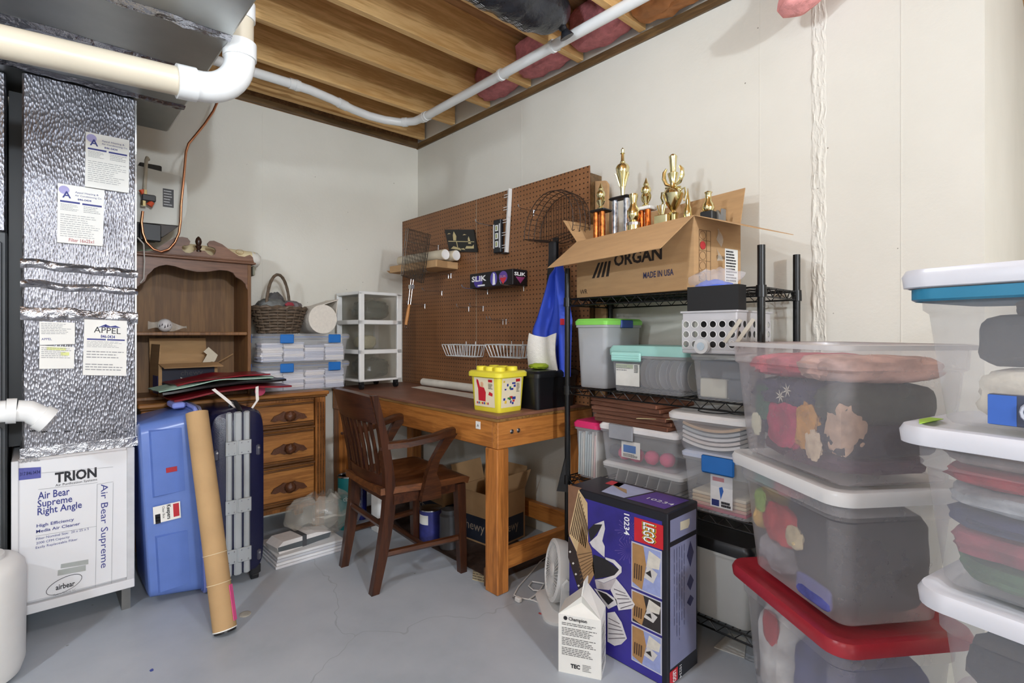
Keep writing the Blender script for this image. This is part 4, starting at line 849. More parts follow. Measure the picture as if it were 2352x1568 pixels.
# ---- under and beside the workbench
fz = lambda x, y: P(x, y, 'Z', 0)
c0 = fz(774, 1168); t = thing('teal_can', 'teal coffee can behind the chair beside the dresser', 'can', (.50, -.80, .0))
part('can', MB().lathe([(.052,0),(.052,.30)], 24), M((16,120,124), .35), t, True); part('can_rim', MB().lathe([(.054,.30),(.054,.306),(.05,.31),(.048,.295)], 24), STEEL, t, True)
text('classic', (.0365, -.0375, .17), (.707,.707,0), (0,0,1), .04, M((214,226,226), .5), t, fit=.08, world=False, proud=.006)
solo('white_jug', MB().loft([rrect(.05,.05,.02,0,3,.66,-.66), rrect(.05,.05,.02,.20,3,.66,-.66), rrect(.02,.02,.01,.24,3,.66,-.66), rrect(.018,.018,.01,.27,3,.66,-.66)]), WHITEP, 'white plastic jug behind the chair under the workbench', 'jug', True)
t = thing('spray_can', 'tall navy spray can standing behind the chair back', 'can', (.42, -.80+.13, 0)); part('can', MB().lathe([(.033,0),(.033,.36),(.024,.38)], 18), M((26,30,96), .3), t, True); part('cap', MB().lathe([(.024,.38),(.024,.43),(.018,.435)], 18), M((30,30,40), .4), t, True)
k = 0
def chewy(loc, rz, L, W, H, lab, flaps):
    t = carton('chewy_carton', lab, loc, rz, L, W, H, CARD2, flaps=flaps); bd = H*.52
    for p_, nm in ((MB().box(-L/2+.015, L/2-.015, -W/2-.0012, -W/2-.0002, .01, bd), 'navy_band'), (MB().box(L/2+.0002, L/2+.0012, -W/2+.015, W/2-.015, .01, bd), 'navy_band')): part(nm, p_, M((30,34,46), .6), t)
    text('chewy', (-L*.3, -W/2-.0013, bd*.45), (1,0,0), (0,0,1), .07, M((150,132,112), .7), t, world=False, fit=L*.55); text('chewy', (L/2+.0013, -W*.3, bd*.45), (0,1,0), (0,0,1), .07, M((150,132,112), .7), t, world=False, fit=W*.55)
    return t
b0 = fz(1096, 1245)
chewy((1.17, -.27, .0065), R(6), .32, .24, .27, 'open brown carton with a dark printed band under the workbench', (('r',.12,22),('l',.12,15),('b',.12,10)))
chewy((.74, -.27, .0065), R(-3), .34, .24, .24, 'closed-looking brown carton further back under the workbench', (('f',.1,88),('b',.1,-86)))
t = thing('paint_can', 'blue labelled can under the chair by the workbench', 'can', (1.0, -.55, .0065)); part('can', MB().lathe([(.06,0),(.06,.17)], 24), M((54,58,130), .4, var=.2, vs=30), t, True); part('lid', MB().lathe([(.062,.17),(.062,.176),(.055,.178)], 24), STEEL, t, True); part('white_label', MB().loft([[(.0606*math.cos(a), .0606*math.sin(a), z) for a in [R(-110+8*i) for i in range(9)]] for z in (.1, .15)], False, False, False), PAPER, t)
solo('grey_jar', MB().lathe([(.05,0),(.05,.17),(.04,.18),(.04,.2)], 20, (1.145, -.53, .0065)), M((84,84,86), .4), 'grey plastic jar under the chair beside the blue can', 'jar', True)

# plastic bag with binders by the dresser foot
g0 = fz(620, 1256); 
for k in range(4):
    o = solo('magazine', MB().rbox(.52-.002*k, .80-.004*k, -1.30+.004*k, -.94-.003*k, .0005+.014*k, .0135+.014*k, .002), M(((214,214,218),(226,226,228),(196,198,204),(220,220,220))[k], .6, var=.05), ('lowest white magazine in the floor stack by the dresser', 'second white magazine from the floor in the stack by the dresser', 'third magazine from the floor in the stack by the dresser', 'topmost magazine in the floor stack by the dresser')[k], 'magazine')
t = thing('foam_block', 'white and grey foam wedge with dark strap lying on the magazines', 'foam block', (.68, -1.13, .0565), R(98))
part('pad', MB().prism([(-.15,.0),(-.16,.03),(-.13,.055),(.05,.05),(.13,.03),(.12,.005),(.05,0)], 'Y', -.06, .06), M((226,222,220), .7), t); part('dark_sole', MB().prism([(-.155,.012),(-.158,.034),(.13,.028),(.12,.004),(.0,.0)], 'Y', -.0606, -.06), M((84,90,94), .6), t); part('strap', MB().box(-.03, -.008, -.062, .062, .0, .056), M((70,72,76), .6), t)
def bagf(u, v):
    a = 2*PI*u; r = 1+.18*noise.noise(Vector((math.cos(a)*1.6, math.sin(a)*1.6, v*3))); k = math.sin(PI*(.06+.88*v))**.6
    return Vector((.60+.14*r*k*math.cos(a), -.98+.21*r*k*math.sin(a), .06+.19*v+.05*noise.noise(Vector((math.cos(a)*3, math.sin(a)*3, v*5)))))
solo('plastic_bag', MB().grid(bagf, 30, 14), FILM, 'crumpled clear plastic bag on the floor in front of the dresser', 'bag', True)
# ================================================================ PEGBOARD AND WHAT HANGS ON IT
def peg_mat():
    m, nt, b = nodes('pegboard'); v = coords(nt)
    sx = nt.nodes.new('ShaderNodeSeparateXYZ'); nt.links.new(v, sx.inputs[0]); cx = nt.nodes.new('ShaderNodeCombineXYZ')
    nt.links.new(sx.outputs['X'], cx.inputs[0]); nt.links.new(sx.outputs['Z'], cx.inputs[1])
    def vm(op, a, val=None):
        n = nt.nodes.new('ShaderNodeVectorMath'); n.operation = op; nt.links.new(a, n.inputs[0])
        if op == 'SCALE': n.inputs['Scale'].default_value = val
        elif val is not None: n.inputs[1].default_value = val
        return n
    fr = vm('FRACTION', vm('SCALE', cx.outputs[0], 1/.0254).outputs[0]).outputs[0]
    ln = vm('LENGTH', vm('SUBTRACT', fr, (.5, .5, 0)).outputs[0]).outputs['Value']
    lt = nt.nodes.new('ShaderNodeMath'); lt.operation = 'LESS_THAN'; lt.inputs[1].default_value = .16; nt.links.new(ln, lt.inputs[0])
    base = ramp(nt, tex_noise(nt, v, 5, 6), [(.3, lin((128,86,54))), (.7, lin((146,100,64)))])
    mix = nt.nodes.new('ShaderNodeMixRGB'); nt.links.new(lt.outputs[0], mix.inputs[0]); nt.links.new(base, mix.inputs[1]); mix.inputs[2].default_value = lin((40,26,16))
    nt.links.new(mix.outputs[0], b.inputs['Base Color']); b.inputs['Roughness'].default_value = .5
    inv = nt.nodes.new('ShaderNodeMath'); inv.operation = 'SUBTRACT'; inv.inputs[0].default_value = 1; nt.links.new(lt.outputs[0], inv.inputs[1]); bumpnode(nt, inv.outputs[0], b, .6, .004); return m
PF = -.136; PX0, PX1, PZ0, PZ1 = .006, 1.777, TZ+.001, 1.968
t = thing('pegboard', 'brown perforated pegboard standing above the workbench', 'pegboard', (.89, PF, PZ0))
for a, b in ((PX0, .884), (.8862, PX1)): part('panel', MB().box(a, b, PF, PF+.006, PZ0, PZ1), peg_mat() if a == PX0 else bpy.data.materials['pegboard'], t, world=True)
part('joint_strip', MB().box(.882, .888, PF-.0012, PF-.0002, PZ0, PZ1), M((150,128,104), .5), t, world=True)
for z in (PZ0+.02, 1.35, PZ1-.05): part('furring_strip', MB().box(PX0+.02, PX1-.03, PF+.0065, PF+.045, z, z+.04), PLATE, t, world=True)
for x in (PX0+.02, .86, PX1-.07): part('furring_post', MB().box(x, x+.04, PF+.046, -.0006, PZ0, PZ1-.02), PLATE, t, world=True)
solo('cardboard_sheet', MB().prism([(1.752, PZ0), (1.815, PZ0), (1.83, 1.88), (1.815, 1.90), (1.752, 1.91)], 'Y', -.06, -.045), CARD, 'tall cardboard sheet tucked behind the pegboard end', 'cardboard')
WIRE = M((86,80,74), .35, .9); WIREW = M((220,224,224), .4, .2)
def hook(x, z, L=.13, two=False, lab=''):
    t = thing('peg_hook', lab, 'hook', (x, PF, z), 0, 'steel hooks on the pegboard')
    for dx in ((-.014, .014) if two else (0,)):
        part('prong', MB().tube([(dx,-.004,0), (dx,-L*.85,.0), (dx,-L*.96,.006), (dx,-L,.02)], .0027, 6), STEEL, t)
        part('backplate', MB().tube([(dx,-.004,-.026), (dx,-.004,.006)], .003, 6), STEEL, t); part('cross_pin', MB().tube([(dx-.012,-.004,.002), (dx+.012,-.004,.002)], .003, 6), STEEL, t)
    return t
for (px, py, L, two, lab) in ((1016,670,.16,False,'steel hook right of the grill basket handle'), (977,700,.15,False,'steel hook beside the wooden grill handle'), (1078,706,.10,False,'left of the two short hooks below the black camera box'), (1111,705,.11,False,'right of the two short hooks below the black camera box'),
        (1160,735,.13,True,'double steel hook above the right wire basket'), (1227,485,.12,False,'steel hook left of the domed wire basket'), (1008,565,.26,False,'long steel hook carrying the grill basket'), (1140,520,.16,False,'steel hook holding the spirit level'),
        (1121,666,.20,False,'steel hook under the left end of the camera box'), (1204,658,.18,False,'steel hook under the right end of the camera box'), (1034,630,.2,True,'double steel hook under the flat carton'), (1368,470,.12,False,'steel hook through the domed wire basket')):
    p = P(px, py, 'Y', PF)
    if p.x < PX1-.02: hook(p.x, p.z, L, two, lab)
# grill basket hanging edge-on
t = thing('grill_basket', 'hinged wire grill basket with wooden handle hanging on the pegboard', 'grill basket', (.645, -.4, 1.2))
GX = .645; q = [P(x, y, 'X', GX) for x, y in ((921,632), (968,650), (984,540), (933,526))]; hA, hB_ = P(938, 700, 'X', GX), P(930, 746, 'X', GX)
for off in (0, .022):
    w_ = MB(); o_ = Vector((off, 0, 0)); w_.tube([p+o_ for p in q], .003, 6, closed=True); part('frame', w_, WIRE, t, world=True)
    g_ = MB()
    for i in range(1, 14): g_.tube([lerp2(q, i/14, 0)+o_, lerp2(q, i/14, 1)+o_], .0013, 4)
    for j in range(1, 12): g_.tube([lerp2(q, 0, j/12)+o_, lerp2(q, 1, j/12)+o_], .001, 4)
    part('wire_mesh', g_, WIRE, t, world=True)['kind'] = 'stuff'
for d in (-.008, .008): part('handle_rod', MB().tube([lerp2(q, .5, 0)+Vector((.01, d, 0)), hA+Vector((.01, d, 0))], .0018, 5), STEEL, t, world=True)
part('slide_clip', (lambda p: MB().box(p.x-.004, p.x+.024, p.y-.012, p.y+.012, p.z-.012, p.z+.012))(lerp2(q, .5, 0).lerp(hA, .3)), STEEL, t, world=True)
part('wooden_handle', MB().tube([hA+Vector((.01,0,.004)), hA.lerp(hB_, .5)+Vector((.01,0,0)), hB_+Vector((.01,0,0))], [.008,.0105,.0095], 10), M((186,126,66), .5, var=.15), t, True, world=True)
part('hang_loop', MB().tube([hB_+Vector((.01, .007*math.cos(R(a)), -.009+.009*math.sin(R(a)))) for a in range(0, 360, 30)], .0014, 5, closed=True), STEEL, t, world=True)
# flat carton with two mailing tubes on hooks
ang = R(5); K_ = P(994, 612, 'Y', -.335)
t = thing('flat_carton', 'flat brown carton resting on pegboard hooks below two mailing tubes', 'box', (K_.x-.24, -.237, K_.z), ang)
part('carton_body', MB().rbox(-.26, .24, -.10, .085, 0, .045, .003), CARD, t); part('end_flap', MB().box(.2401, .242, -.09, -.01, .004, .043), CARD2, t); part('loose_flap', MB().slab([(-.26,-.10,.0), (-.26,.06,.0), (-.30,.05,.02), (-.30,-.095,.02)], .002), CARD, t)
for k, (y, x1, lab) in enumerate(((-.05, .27, 'front white-ended mailing tube lying on the flat carton'), (.022, .29, 'rear white-ended mailing tube lying on the flat carton'))):
    t = thing('mailing_tube', lab, 'mailing tube', (K_.x-.24, -.237, K_.z+.046), ang, 'mailing tubes on the flat carton'); r_ = .033
    part('tube', MB().tube([(-.2,y,r_), (x1,y,r_)], r_, 20), M((208,196,172), .7), t, True); part('end_cap', MB().lathe([(.030,0),(.030,.004),(.024,.003),(.001,.002)], 20).xf(Matrix.Translation((x1, y, r_)) @ Matrix.Rotation(PI/2, 4, 'Y')), M((236,234,232), .5), t, True)
# black etched picture panel
qq = [P(x, y, 'Y', PF-.012) for x, y in ((1032,577),(1097,579),(1088,527),(1021,527))]
t = thing('etched_picture', 'black panel with a gold ship and church scene on the pegboard', 'picture', (.73, PF-.006, 1.63))
part('panel', MB().slab(qq, .008), M((18,18,20), .4), t, world=True)
GLD = M((206,190,140), .5)
def bl(poly): 
    n = (qq[1]-qq[0]).cross(qq[3]-qq[0]).normalized()*.0008; part('gold_drawing', MB().add([lerp2(qq, u, v)+n for u, v in poly], [tuple(range(len(poly)))]), GLD, t, world=True)
bl([(.05,.44),(.95,.44),(.95,.47),(.05,.48)]); bl([(.24,.5),(.34,.5),(.38,.7),(.32,.92),(.26,.74)]); bl([(.33,.2),(.36,.2),(.36,.44),(.33,.44)]); bl([(.60,.14),(.9,.16),(.92,.34),(.86,.26),(.66,.26)]); bl([(.74,.36),(.84,.36),(.8,.7),(.76,.6)]); bl([(.08,.12),(.3,.1),(.45,.05),(.42,.16),(.2,.24)]); bl([(.4,.12),(.6,.08),(.56,.16)]); bl([(.06,.78),(.2,.8),(.14,.84)]); bl([(.6,.74),(.74,.76),(.66,.8)])
# spirit level and rack strip
a, b = P(1133, 582, 'Y', PF-.03), P(1150, 502, 'Y', PF-.03)
t = thing('spirit_level', 'short black and aluminium spirit level hung upright on the pegboard', 'spirit level', ((a.x+b.x)/2, PF-.02, a.z)); hw, HH = (b.x-a.x)/2, b.z-a.z
part('body', MB().rbox(-hw, hw, -.012, .012, 0, HH, .004), M((26,28,34), .4), t)
for s in (-1, 1): part('aluminium_edge', MB().box(s*hw*.78-.004, s*hw*.78+.004, -.0145, -.0122, HH*.14, HH*.86), M((226,228,230), .3, .3), t)
for k, z in enumerate((.26, .5, .74)): 
    v_ = part('vial_window', MB().rbox(-.013, .013, -.0145, -.0122, HH*z-.018, HH*z+.018, .002), WHITEP, t); part('vial', MB().rbox(-.006, .006, -.0155, -.0146, HH*z-.012, HH*z+.012, .0005), M((150,158,90), .2), v_)
t = thing('clip_rack', 'long white plastic clip rack strip hanging beside the spirit level', 'rack', (1.17, PF-.01, 1.61))
def rk(u, v): z = 1.605+.36*v; x = 1.15+.03*math.sin(v*1.5)+.0; return Vector((x+.034*u, PF-.006-.004*math.sin(PI*v), z))
part('strip', MB().sheet(lambda u, v: rk(1-u, v), 2, 12, .005), M((222,222,220), .5, alpha=.15), t, world=True)
part('side_lip', MB().sheet(lambda u, v: rk(1, v)+Vector((.002,-.022*u,0)), 2, 12, .003), WHITEP, t, world=True)
for v in (.08, .12, .28, .32, .48, .52, .68, .72, .88, .92): p = rk(0, v); part('clip_rib', MB().box(p.x-.014, p.x+.032, p.y-.014, p.y-.010, p.z-.0015, p.z+.0015), WHITEP, t, world=True)
part('foot_shelf', MB().box(1.15, 1.19, PF-.03, PF-.0005, 1.598, 1.604), BLACK, t, world=True)
# camera tripod box
a = P(1079, 655, 'Y', PF-.115); b = P(1178, 629, 'Y', PF-.115)
zb, zt = P(1100, 661, 'Y', PF-.115).z, P(1100, 627, 'Y', PF-.115).z
t = thing('tripod_box', 'black printed tripod carton lying on two pegboard hooks', 'box', ((a.x+b.x)/2, PF-.06, zb)); L2 = (b.x-a.x)/2; HH = zt-zb
part('carton_body', MB().rbox(-L2, L2, -.055, .053, 0, HH, .002), M((20,18,24), .4), t)
WH = M((240,240,240), .5); yy = -.0552
text('SLIK', (-L2+.02, yy, HH*.45), (1,0,0), (0,0,1), HH*.5, WH, t, fit=.135, bold=.03, world=False)
def disc(x, z, rx, rz_, c_, nm): part(nm, MB().add([(x+rx*math.cos(R(k)), yy-.0003, z+rz_*math.sin(R(k))) for k in range(0, 360, 20)], [tuple(range(18))]), M(c_, .5), t)
disc(-L2+.08, HH*.42, .04, HH*.4, (74,60,150), 'printed_oval'); disc(.03, HH*.5, .03, HH*.45, (90,80,170), 'printed_oval'); disc(.11, HH*.55, .036, HH*.38, (96,70,150), 'printed_shield'); 
part('printed_shield_tip', MB().add([(.08, yy-.0006, HH*.5), (.14, yy-.0006, HH*.5), (.11, yy-.0006, HH*.08)], [(0,1,2)]), M((196,50,60), .5), t); part('printed_bar', MB().box(-L2+.075, -L2+.14, yy-.0006, yy-.0001, HH*.1, HH*.2), WH, t); part('printed_figure', MB().add([(.02,yy-.0007,HH*.1),(.045,yy-.0007,HH*.12),(.04,yy-.0007,HH*.8),(.025,yy-.0007,HH*.9)], [(0,1,2,3)]), WH, t)
text('SLIK', (L2+.0004, -.045, HH*.6), (0,1,0), (0,0,1), HH*.3, WH, t, fit=.085, bold=.03, world=False); part('end_shield', MB().add([(L2+.0006,-.035,HH*.52),(L2+.0006,.035,HH*.52),(L2+.0006,0,HH*.1)], [(0,1,2)]), M((150,64,120), .5), t); text('SLIK', (-.0+.085, yy-.0008, HH*.52), (1,0,0), (0,0,1), HH*.2, M((220,150,150), .5), t, fit=.05, world=False)
# domed wire basket
t = thing('wire_dome_basket', 'brown half-round wire basket hanging high at the pegboard end', 'wire basket', (1.63, -.2, 1.6))
BW = M((70,56,48), .5, .6)
def arch(k, y, dz=0): return [Vector((1.63+.17*math.cos(a)*k+.02*math.sin(a), y, 1.66+dz+.185*math.sin(a)*k)) for a in [PI*(-.06+1.12*i/24) for i in range(25)]]
for k, y in ((1, -.16), (1.02, -.20), (1.03, -.24), (.97, -.28)): part('arch_wire', MB().tube(arch(k, y), .0022, 5), BW, t, world=True)
g_ = MB()
for i in range(25): g_.tube([arch(1,-.16)[i], arch(1.02,-.2)[i], arch(1.03,-.24)[i], arch(.97,-.28)[i]], .0013, 4)
for i in range(19):
    x = 1.47+.32*i/18; zt_ = 1.66+.185*math.sqrt(max(0, 1-((x-1.63)/.175)**2)); g_.tube([(x,-.16,1.615), (x,-.16,zt_)], .0012, 4)
for z in (1.65, 1.72, 1.79): g_.tube([(1.46,-.161,z), (1.80,-.161,z)], .0012, 4)
part('wire_mesh', g_, BW, t, world=True)['kind'] = 'stuff'
for y in (-.16, -.2, -.24, -.28): part('base_wire', MB().tube([(1.455,y,1.628),(1.63,y,1.60),(1.805,y,1.628)], .002, 5), BW, t, world=True)
# straps, apron, towel, bottle
t = thing('black_strap', 'black webbing strap hanging below the domed wire basket', 'strap', (1.6, -.2, 1.05))
for x, y, z0, z1, dx in ((1.585,-.20,1.10,1.60,-.05), (1.63,-.225,1.33,1.62,.0)): part('webbing', MB().slab([(x+dx-.02,y,z0), (x+dx+.018,y,z0), (x+.02,y,z1), (x-.018,y,z1)], .004), BLACK, t, world=True)
part('strap_pad', MB().rbox(1.60, 1.65, -.25, -.228, 1.43, 1.60, .008), M((28,28,30), .8), t, world=True); part('buckle', MB().rbox(1.50, 1.55, -.212, -.204, 1.22, 1.25, .004), BLACK, t, world=True)
APR = M((44,74,190), .6, var=.12, vs=6)
def apron(u, v):
    z = .93+.55*v; xl = 1.515+.15*max(0, (v-.42)/.58)**.8+.03*max(0, .25-v); xr = 1.752-.075*max(0, (v-.5)/.5)
    if v > .93: xl += .02
    x = xl+(xr-xl)*u
    return Vector((x, -.255-.022*math.sin(u*9+v*2)*(.4+.6*v)-.012*math.sin(u*17), z))
t = thing('blue_apron', 'royal blue cloth apron hanging at the right end of the pegboard', 'apron', (1.62, -.26, .93)); part('cloth', MB().sheet(apron, 28, 20, .003), APR, t, True, world=True); part('edge_binding', MB().tube([apron(0, v/20)+Vector((0,-.004,0)) for v in range(21)], .004, 5), M((30,48,140), .6), t, True, world=True); part('red_tab', MB().box(1.722, 1.732, -.29, -.27, 1.18, 1.21), M((190,40,50), .6), t, world=True)
def towel(u, v): return Vector((1.535+.18*u+.012*(1-v)*(2*u-1), -.30-.01*math.sin(u*8+v)-.012*math.sin(v*3), .965+.175*v-.02*math.sin(PI*u)*v+.008*math.sin(u*6)*(1-v)))
solo('white_towel', MB().sheet(towel, 20, 14, .006), M((238,234,226), .95, var=.04, vs=60, bump=.5, bs=250), 'small white terry towel hanging over the blue apron', 'towel', True)
t = thing('clear_bottle', 'small clear bottle with dark contents beside the blue apron', 'bottle', (1.515, -.185, 1.17)); part('bottle', MB().lathe([(.018,0),(.02,.01),(.02,.07),(.009,.085),(.009,.1)], 14), CLEAR, t, True); part('contents', MB().lathe([(.016,.003),(.016,.055)], 12), M((60,56,54), .5), t, True); part('cap', MB().lathe([(.011,.1),(.011,.115)], 12), M((210,206,198), .4), t)
# white wire bins
def wire_bin(x0, x1, z, lab):
    t = thing('wire_bin', lab, 'wire basket', ((x0+x1)/2, PF-.06, z-.075), 0, 'white wire baskets low on the pegboard'); w_ = (x1-x0)/2
    part('rim_wire', MB().tube([(-w_,.056,.075), (w_,.056,.075), (w_,-.05,.075), (-w_,-.05,.075)], .0028, 6, closed=True), WIREW, t)
    part('base_wire', MB().tube([(-w_*.82,.05,.005), (w_*.82,.05,.005), (w_*.82,-.035,.005), (-w_*.82,-.035,.005)], .0025, 6, closed=True), WIREW, t)
    n = 11
    for i in range(n): u = -1+2*i/(n-1); part('upright_wire', MB().tube([(w_*u,-.05,.075), (w_*u*.82,-.035,.005), (w_*u*.82,.05,.005), (w_*u*.9,.056,.075)], .0022, 5), WIREW, t)
    for s in (-1, 1):
        for k in (.2, .5, .8): part('end_wire', MB().tube([(s*w_,-.05+.106*k,.075), (s*w_*.82,-.035+.085*k,.005)], .0022, 5), WIREW, t)
    for i in (-.3, .3): part('hanger', MB().tube([(w_*i,.0588,.095), (w_*i,.0588,.03)], .0025, 5), WIREW, t)
a, b = P(1015, 791, 'Y', PF-.11), P(1086, 793, 'Y', PF-.11); wire_bin(a.x, b.x, a.z, 'left white wire basket low on the pegboard')
a, b = P(1114, 791, 'Y', PF-.11), P(1199, 794, 'Y', PF-.11); wire_bin(a.x, b.x, a.z, 'right white wire basket low on the pegboard')

# ================================================================ BLACK WIRE SHELVING
SX0, SX1, SY0, SY1 = 1.835, 2.695, -.365, -.045; LV = (.11, .49, .895, 1.295)
t = thing('wire_shelving', 'black four-tier wire shelving unit against the right wall', 'shelving', ((SX0+SX1)/2, (SY0+SY1)/2, 0))
for x in (SX0, SX1):
    for y in (SY0, SY1): o = part('post', MB().cyl((x, y, .012), (x, y, 1.435), .0125, n=14), BLACKW, t, True, world=True); part('foot', MB().cyl((x, y, 0), (x, y, .012), .016, n=12), BLACK, o, world=True)
for z in LV:
    fr = MB()
    ring_ = [Vector((SX0, SY0, z)), Vector((SX1, SY0, z)), Vector((SX1, SY1, z)), Vector((SX0, SY1, z))]
    o = part('shelf_frame', MB().tube(ring_, .0035, 6, closed=True).tube([p-Vector((0,0,.03)) for p in ring_], .0035, 6, closed=True), BLACKW, t, world=True)
    zz_ = MB()
    def zig(p, q, n): zz_.tube([p.lerp(q, i/n)-Vector((0,0,.03 if i % 2 else 0)) for i in range(n+1)], .0022, 5)
    zig(ring_[0], ring_[1], 28); zig(ring_[3], ring_[2], 28); zig(ring_[0], ring_[3], 10); zig(ring_[1], ring_[2], 10)
    part('truss_wire', zz_, BLACKW, o, world=True)['kind'] = 'stuff'
    ww = MB()
    for i in range(1, 34): x = SX0+(SX1-SX0)*i/34; ww.tube([(x, SY0, z+.001), (x, SY1, z+.001)], .0019, 4)
    for y in (SY0+.1, SY0+.22): ww.tube([(SX0, y, z-.002), (SX1, y, z-.002)], .003, 5)
    part('deck_wires', ww, BLACKW, o, world=True)['kind'] = 'stuff'
    for x in (SX0, SX1):
        for y in (SY0, SY1): part('collar', MB().cyl((x, y, z-.034), (x, y, z+.006), .0175, .0165, n=14), BLACKW, t, True, world=True)
ZL = [z+.0035 for z in LV]
# --- big carton of trophies on top
BX, BY, BRZ = 2.186, -.228, R(-9.9); BL, BW_, BH = .65, .275, .262
t = carton('trophy_carton', 'large open brown carton full of trophies on top of the shelving', (BX, BY, ZL[3]), BRZ, BL, BW_, BH, CARD, flaps=(('f',.215,128),('l',.16,42),('r',.22,110),('b',.15,14)))
text('MADE IN USA', (.085, -BW_/2-.0004, .058), (1,0,0), (0,0,1), .034, M((52,56,92), .7), t, fit=.15, bold=.015, world=False)
text('WR', (-.30, -BW_/2-.0004, .02), (1,0,0), (0,0,1), .03, M((70,56,44), .7), t, world=False)
text('ORGAN', (-.08, -BW_/2-.0004, .125), (1,0,0), (0,0,1), .07, M((44,36,32), .7), t, fit=.26, bold=.03, world=False)
mb = MB()
for k in range(4): part('printed_slash', MB().add([(-.22+.03*k, -BW_/2-.0005, .085), (-.203+.03*k, -BW_/2-.0005, .085), (-.165+.022*k, -BW_/2-.0005, .15), (-.18+.022*k, -BW_/2-.0005, .15)], [(0,1,2,3)]), M((44,36,32), .7), t)
xe = BL/2+.0005
lb = part('shipping_label', MB().box(xe-.0003, xe+.0008, .04, .118, .03, .16), PAPER, t)
part('label_print', lines(MB(), [Vector((xe+.0009, y, z)) for y, z in ((.045,.035),(.112,.035),(.112,.155),(.045,.155))], 11, .5, 4), INK, lb)
gm = MB()
for k in range(6): gm.tube([(xe, -.11, .03+.037*k), (xe, -.045, .03+.037*k)], .0008, 4)
for y in (-.11, -.068, -.045): gm.tube([(xe, y, .03), (xe, y, .215)], .0008, 4)
for k in range(5): gm.tube([(xe, -.089+.017*math.cos(R(a)), .0485+.037*k+.015*math.sin(R(a))) for a in range(0, 360, 30)], .0007, 4, closed=True)
part('printed_grid', gm, M((84,60,40), .8), t)['kind'] = 'stuff'
part('red_dot', MB().cyl((xe, -.089, .16), (xe+.001, -.089, .16), .015, n=18), M((190,50,52), .6), t)
part('packing_tape', MB().sheet(lambda u, v: Vector((xe+.001+.006*math.sin(v*9+u*2), -.01+.03*u, .11+.12*v)), 4, 10, .0006), FILM, t, True)
text('ORGAN', (xe+.0006, -.012, .118), (0,1,0), (0,0,1), .018, M((60,48,40), .7), t, fit=.05, world=False)
fz_ = ZL[3]+.0042
def trophy(px, lab, y=-.24):
    p = P(px, 450, 'Y', y); return thing('trophy', lab, 'trophy', (p.x, p.y, fz_), 0, 'trophies in the big carton'), p
def TZp(px, py, y=-.24): return P(px, py, 'Y', y).z-fz_
HOLO = [M(c_, .2, .85, var=.6, vs=60) for c_ in ((214,120,60), (190,196,214), (206,110,50))]
def column(t, x, y, z0, z1, r, m): part('column', MB().cyl((x, y, z0), (x, y, z1), r, n=10), m, t, True)
def figure(t, z, H, s=1., nm='figure', x=0):
    part(nm, MB().lathe([(.016*s,0),(.018*s,H*.06),(.009*s,H*.12),(.013*s,H*.22),(.020*s,H*.34),(.015*s,H*.44),(.021*s,H*.56),(.018*s,H*.66),(.010*s,H*.72),(.012*s,H*.78),(.008*s,H*.84),(.003*s,H*.95),(.0008,H)], 14, (x, 0, z)), GOLD, t, True)
    part('wreath', MB().tube([(x+.019*s*math.cos(R(a)), 0, z+H*.34+.022*s*math.sin(R(a))) for a in range(-230, 51, 20)], .0045*s, 6), GOLD, t, True)
# twin column spire
t, p = trophy(1425, 'tallest trophy, a gold spire on twin rainbow columns'); zt_ = TZp(1425, 452)
for x in (-.028, .033): column(t, x, 0, .012, zt_-.012, .014, HOLO[1])
part('top_plate', MB().rbox(-.05, .055, -.025, .025, zt_-.012, zt_, .006), BLACK, t); part('base', MB().rbox(-.06, .065, -.03, .03, 0, .012, .003), BLACK, t)
Hs = TZp(1432, 338)-zt_; part('spire', MB().lathe([(.008,0),(.009,.01),(.010,Hs*.12),(.016,Hs*.32),(.026,Hs*.48),(.031,Hs*.58),(.024,Hs*.64),(.011,Hs*.68),(.012,Hs*.70),(.008,Hs*.73),(.007,Hs*.86),(.011,Hs*.875),(.006,Hs*.89),(.008,Hs*.95),(.002,Hs*.99),(.0005,Hs)], 16, (.012, 0, zt_)), GOLD, t, True)
for k in range(5): part('spire_leaf', MB().tube([(.012+.012*math.cos(k*1.257), .012*math.sin(k*1.257), zt_+Hs*.2), (.012+.026*math.cos(k*1.257), .026*math.sin(k*1.257), zt_+Hs*.42), (.012+.032*math.cos(k*1.257), .032*math.sin(k*1.257), zt_+Hs*.47)], .004, 5), GOLD, t, True)
# left orange column
t, p = trophy(1380, 'leftmost trophy with black cap and orange sparkling column'); zt_ = TZp(1380, 482)
for x, y in ((-.018,-.012), (.018,-.012), (0,.016)): column(t, x, y, .012, zt_-.012, .013, HOLO[0])
part('top_plate', MB().rbox(-.042, .042, -.032, .032, zt_-.012, zt_, .004), BLACK, t); part('base', MB().rbox(-.042, .042, -.032, .032, 0, .012, .003), BLACK, t); figure(t, zt_, TZp(1380, 420)-zt_)
# short gold vase
t, p = trophy(1455, 'squat gold vase trophy in front of the twin columns', -.29); z0 = TZp(1455, 512, -.29); Hs = TZp(1455, 446, -.29)-z0
part('vase', MB().lathe([(.02,0),(.03,z0*.3),(.03,z0),(.018,z0+Hs*.08),(.026,z0+Hs*.2),(.027,z0+Hs*.42),(.016,z0+Hs*.56),(.013,z0+Hs*.7),(.019,z0+Hs*.92),(.018,z0+Hs)], 16), GOLD, t, True); part('band', MB().lathe([(.031,z0-.012),(.031,z0)], 16), STEEL, t)
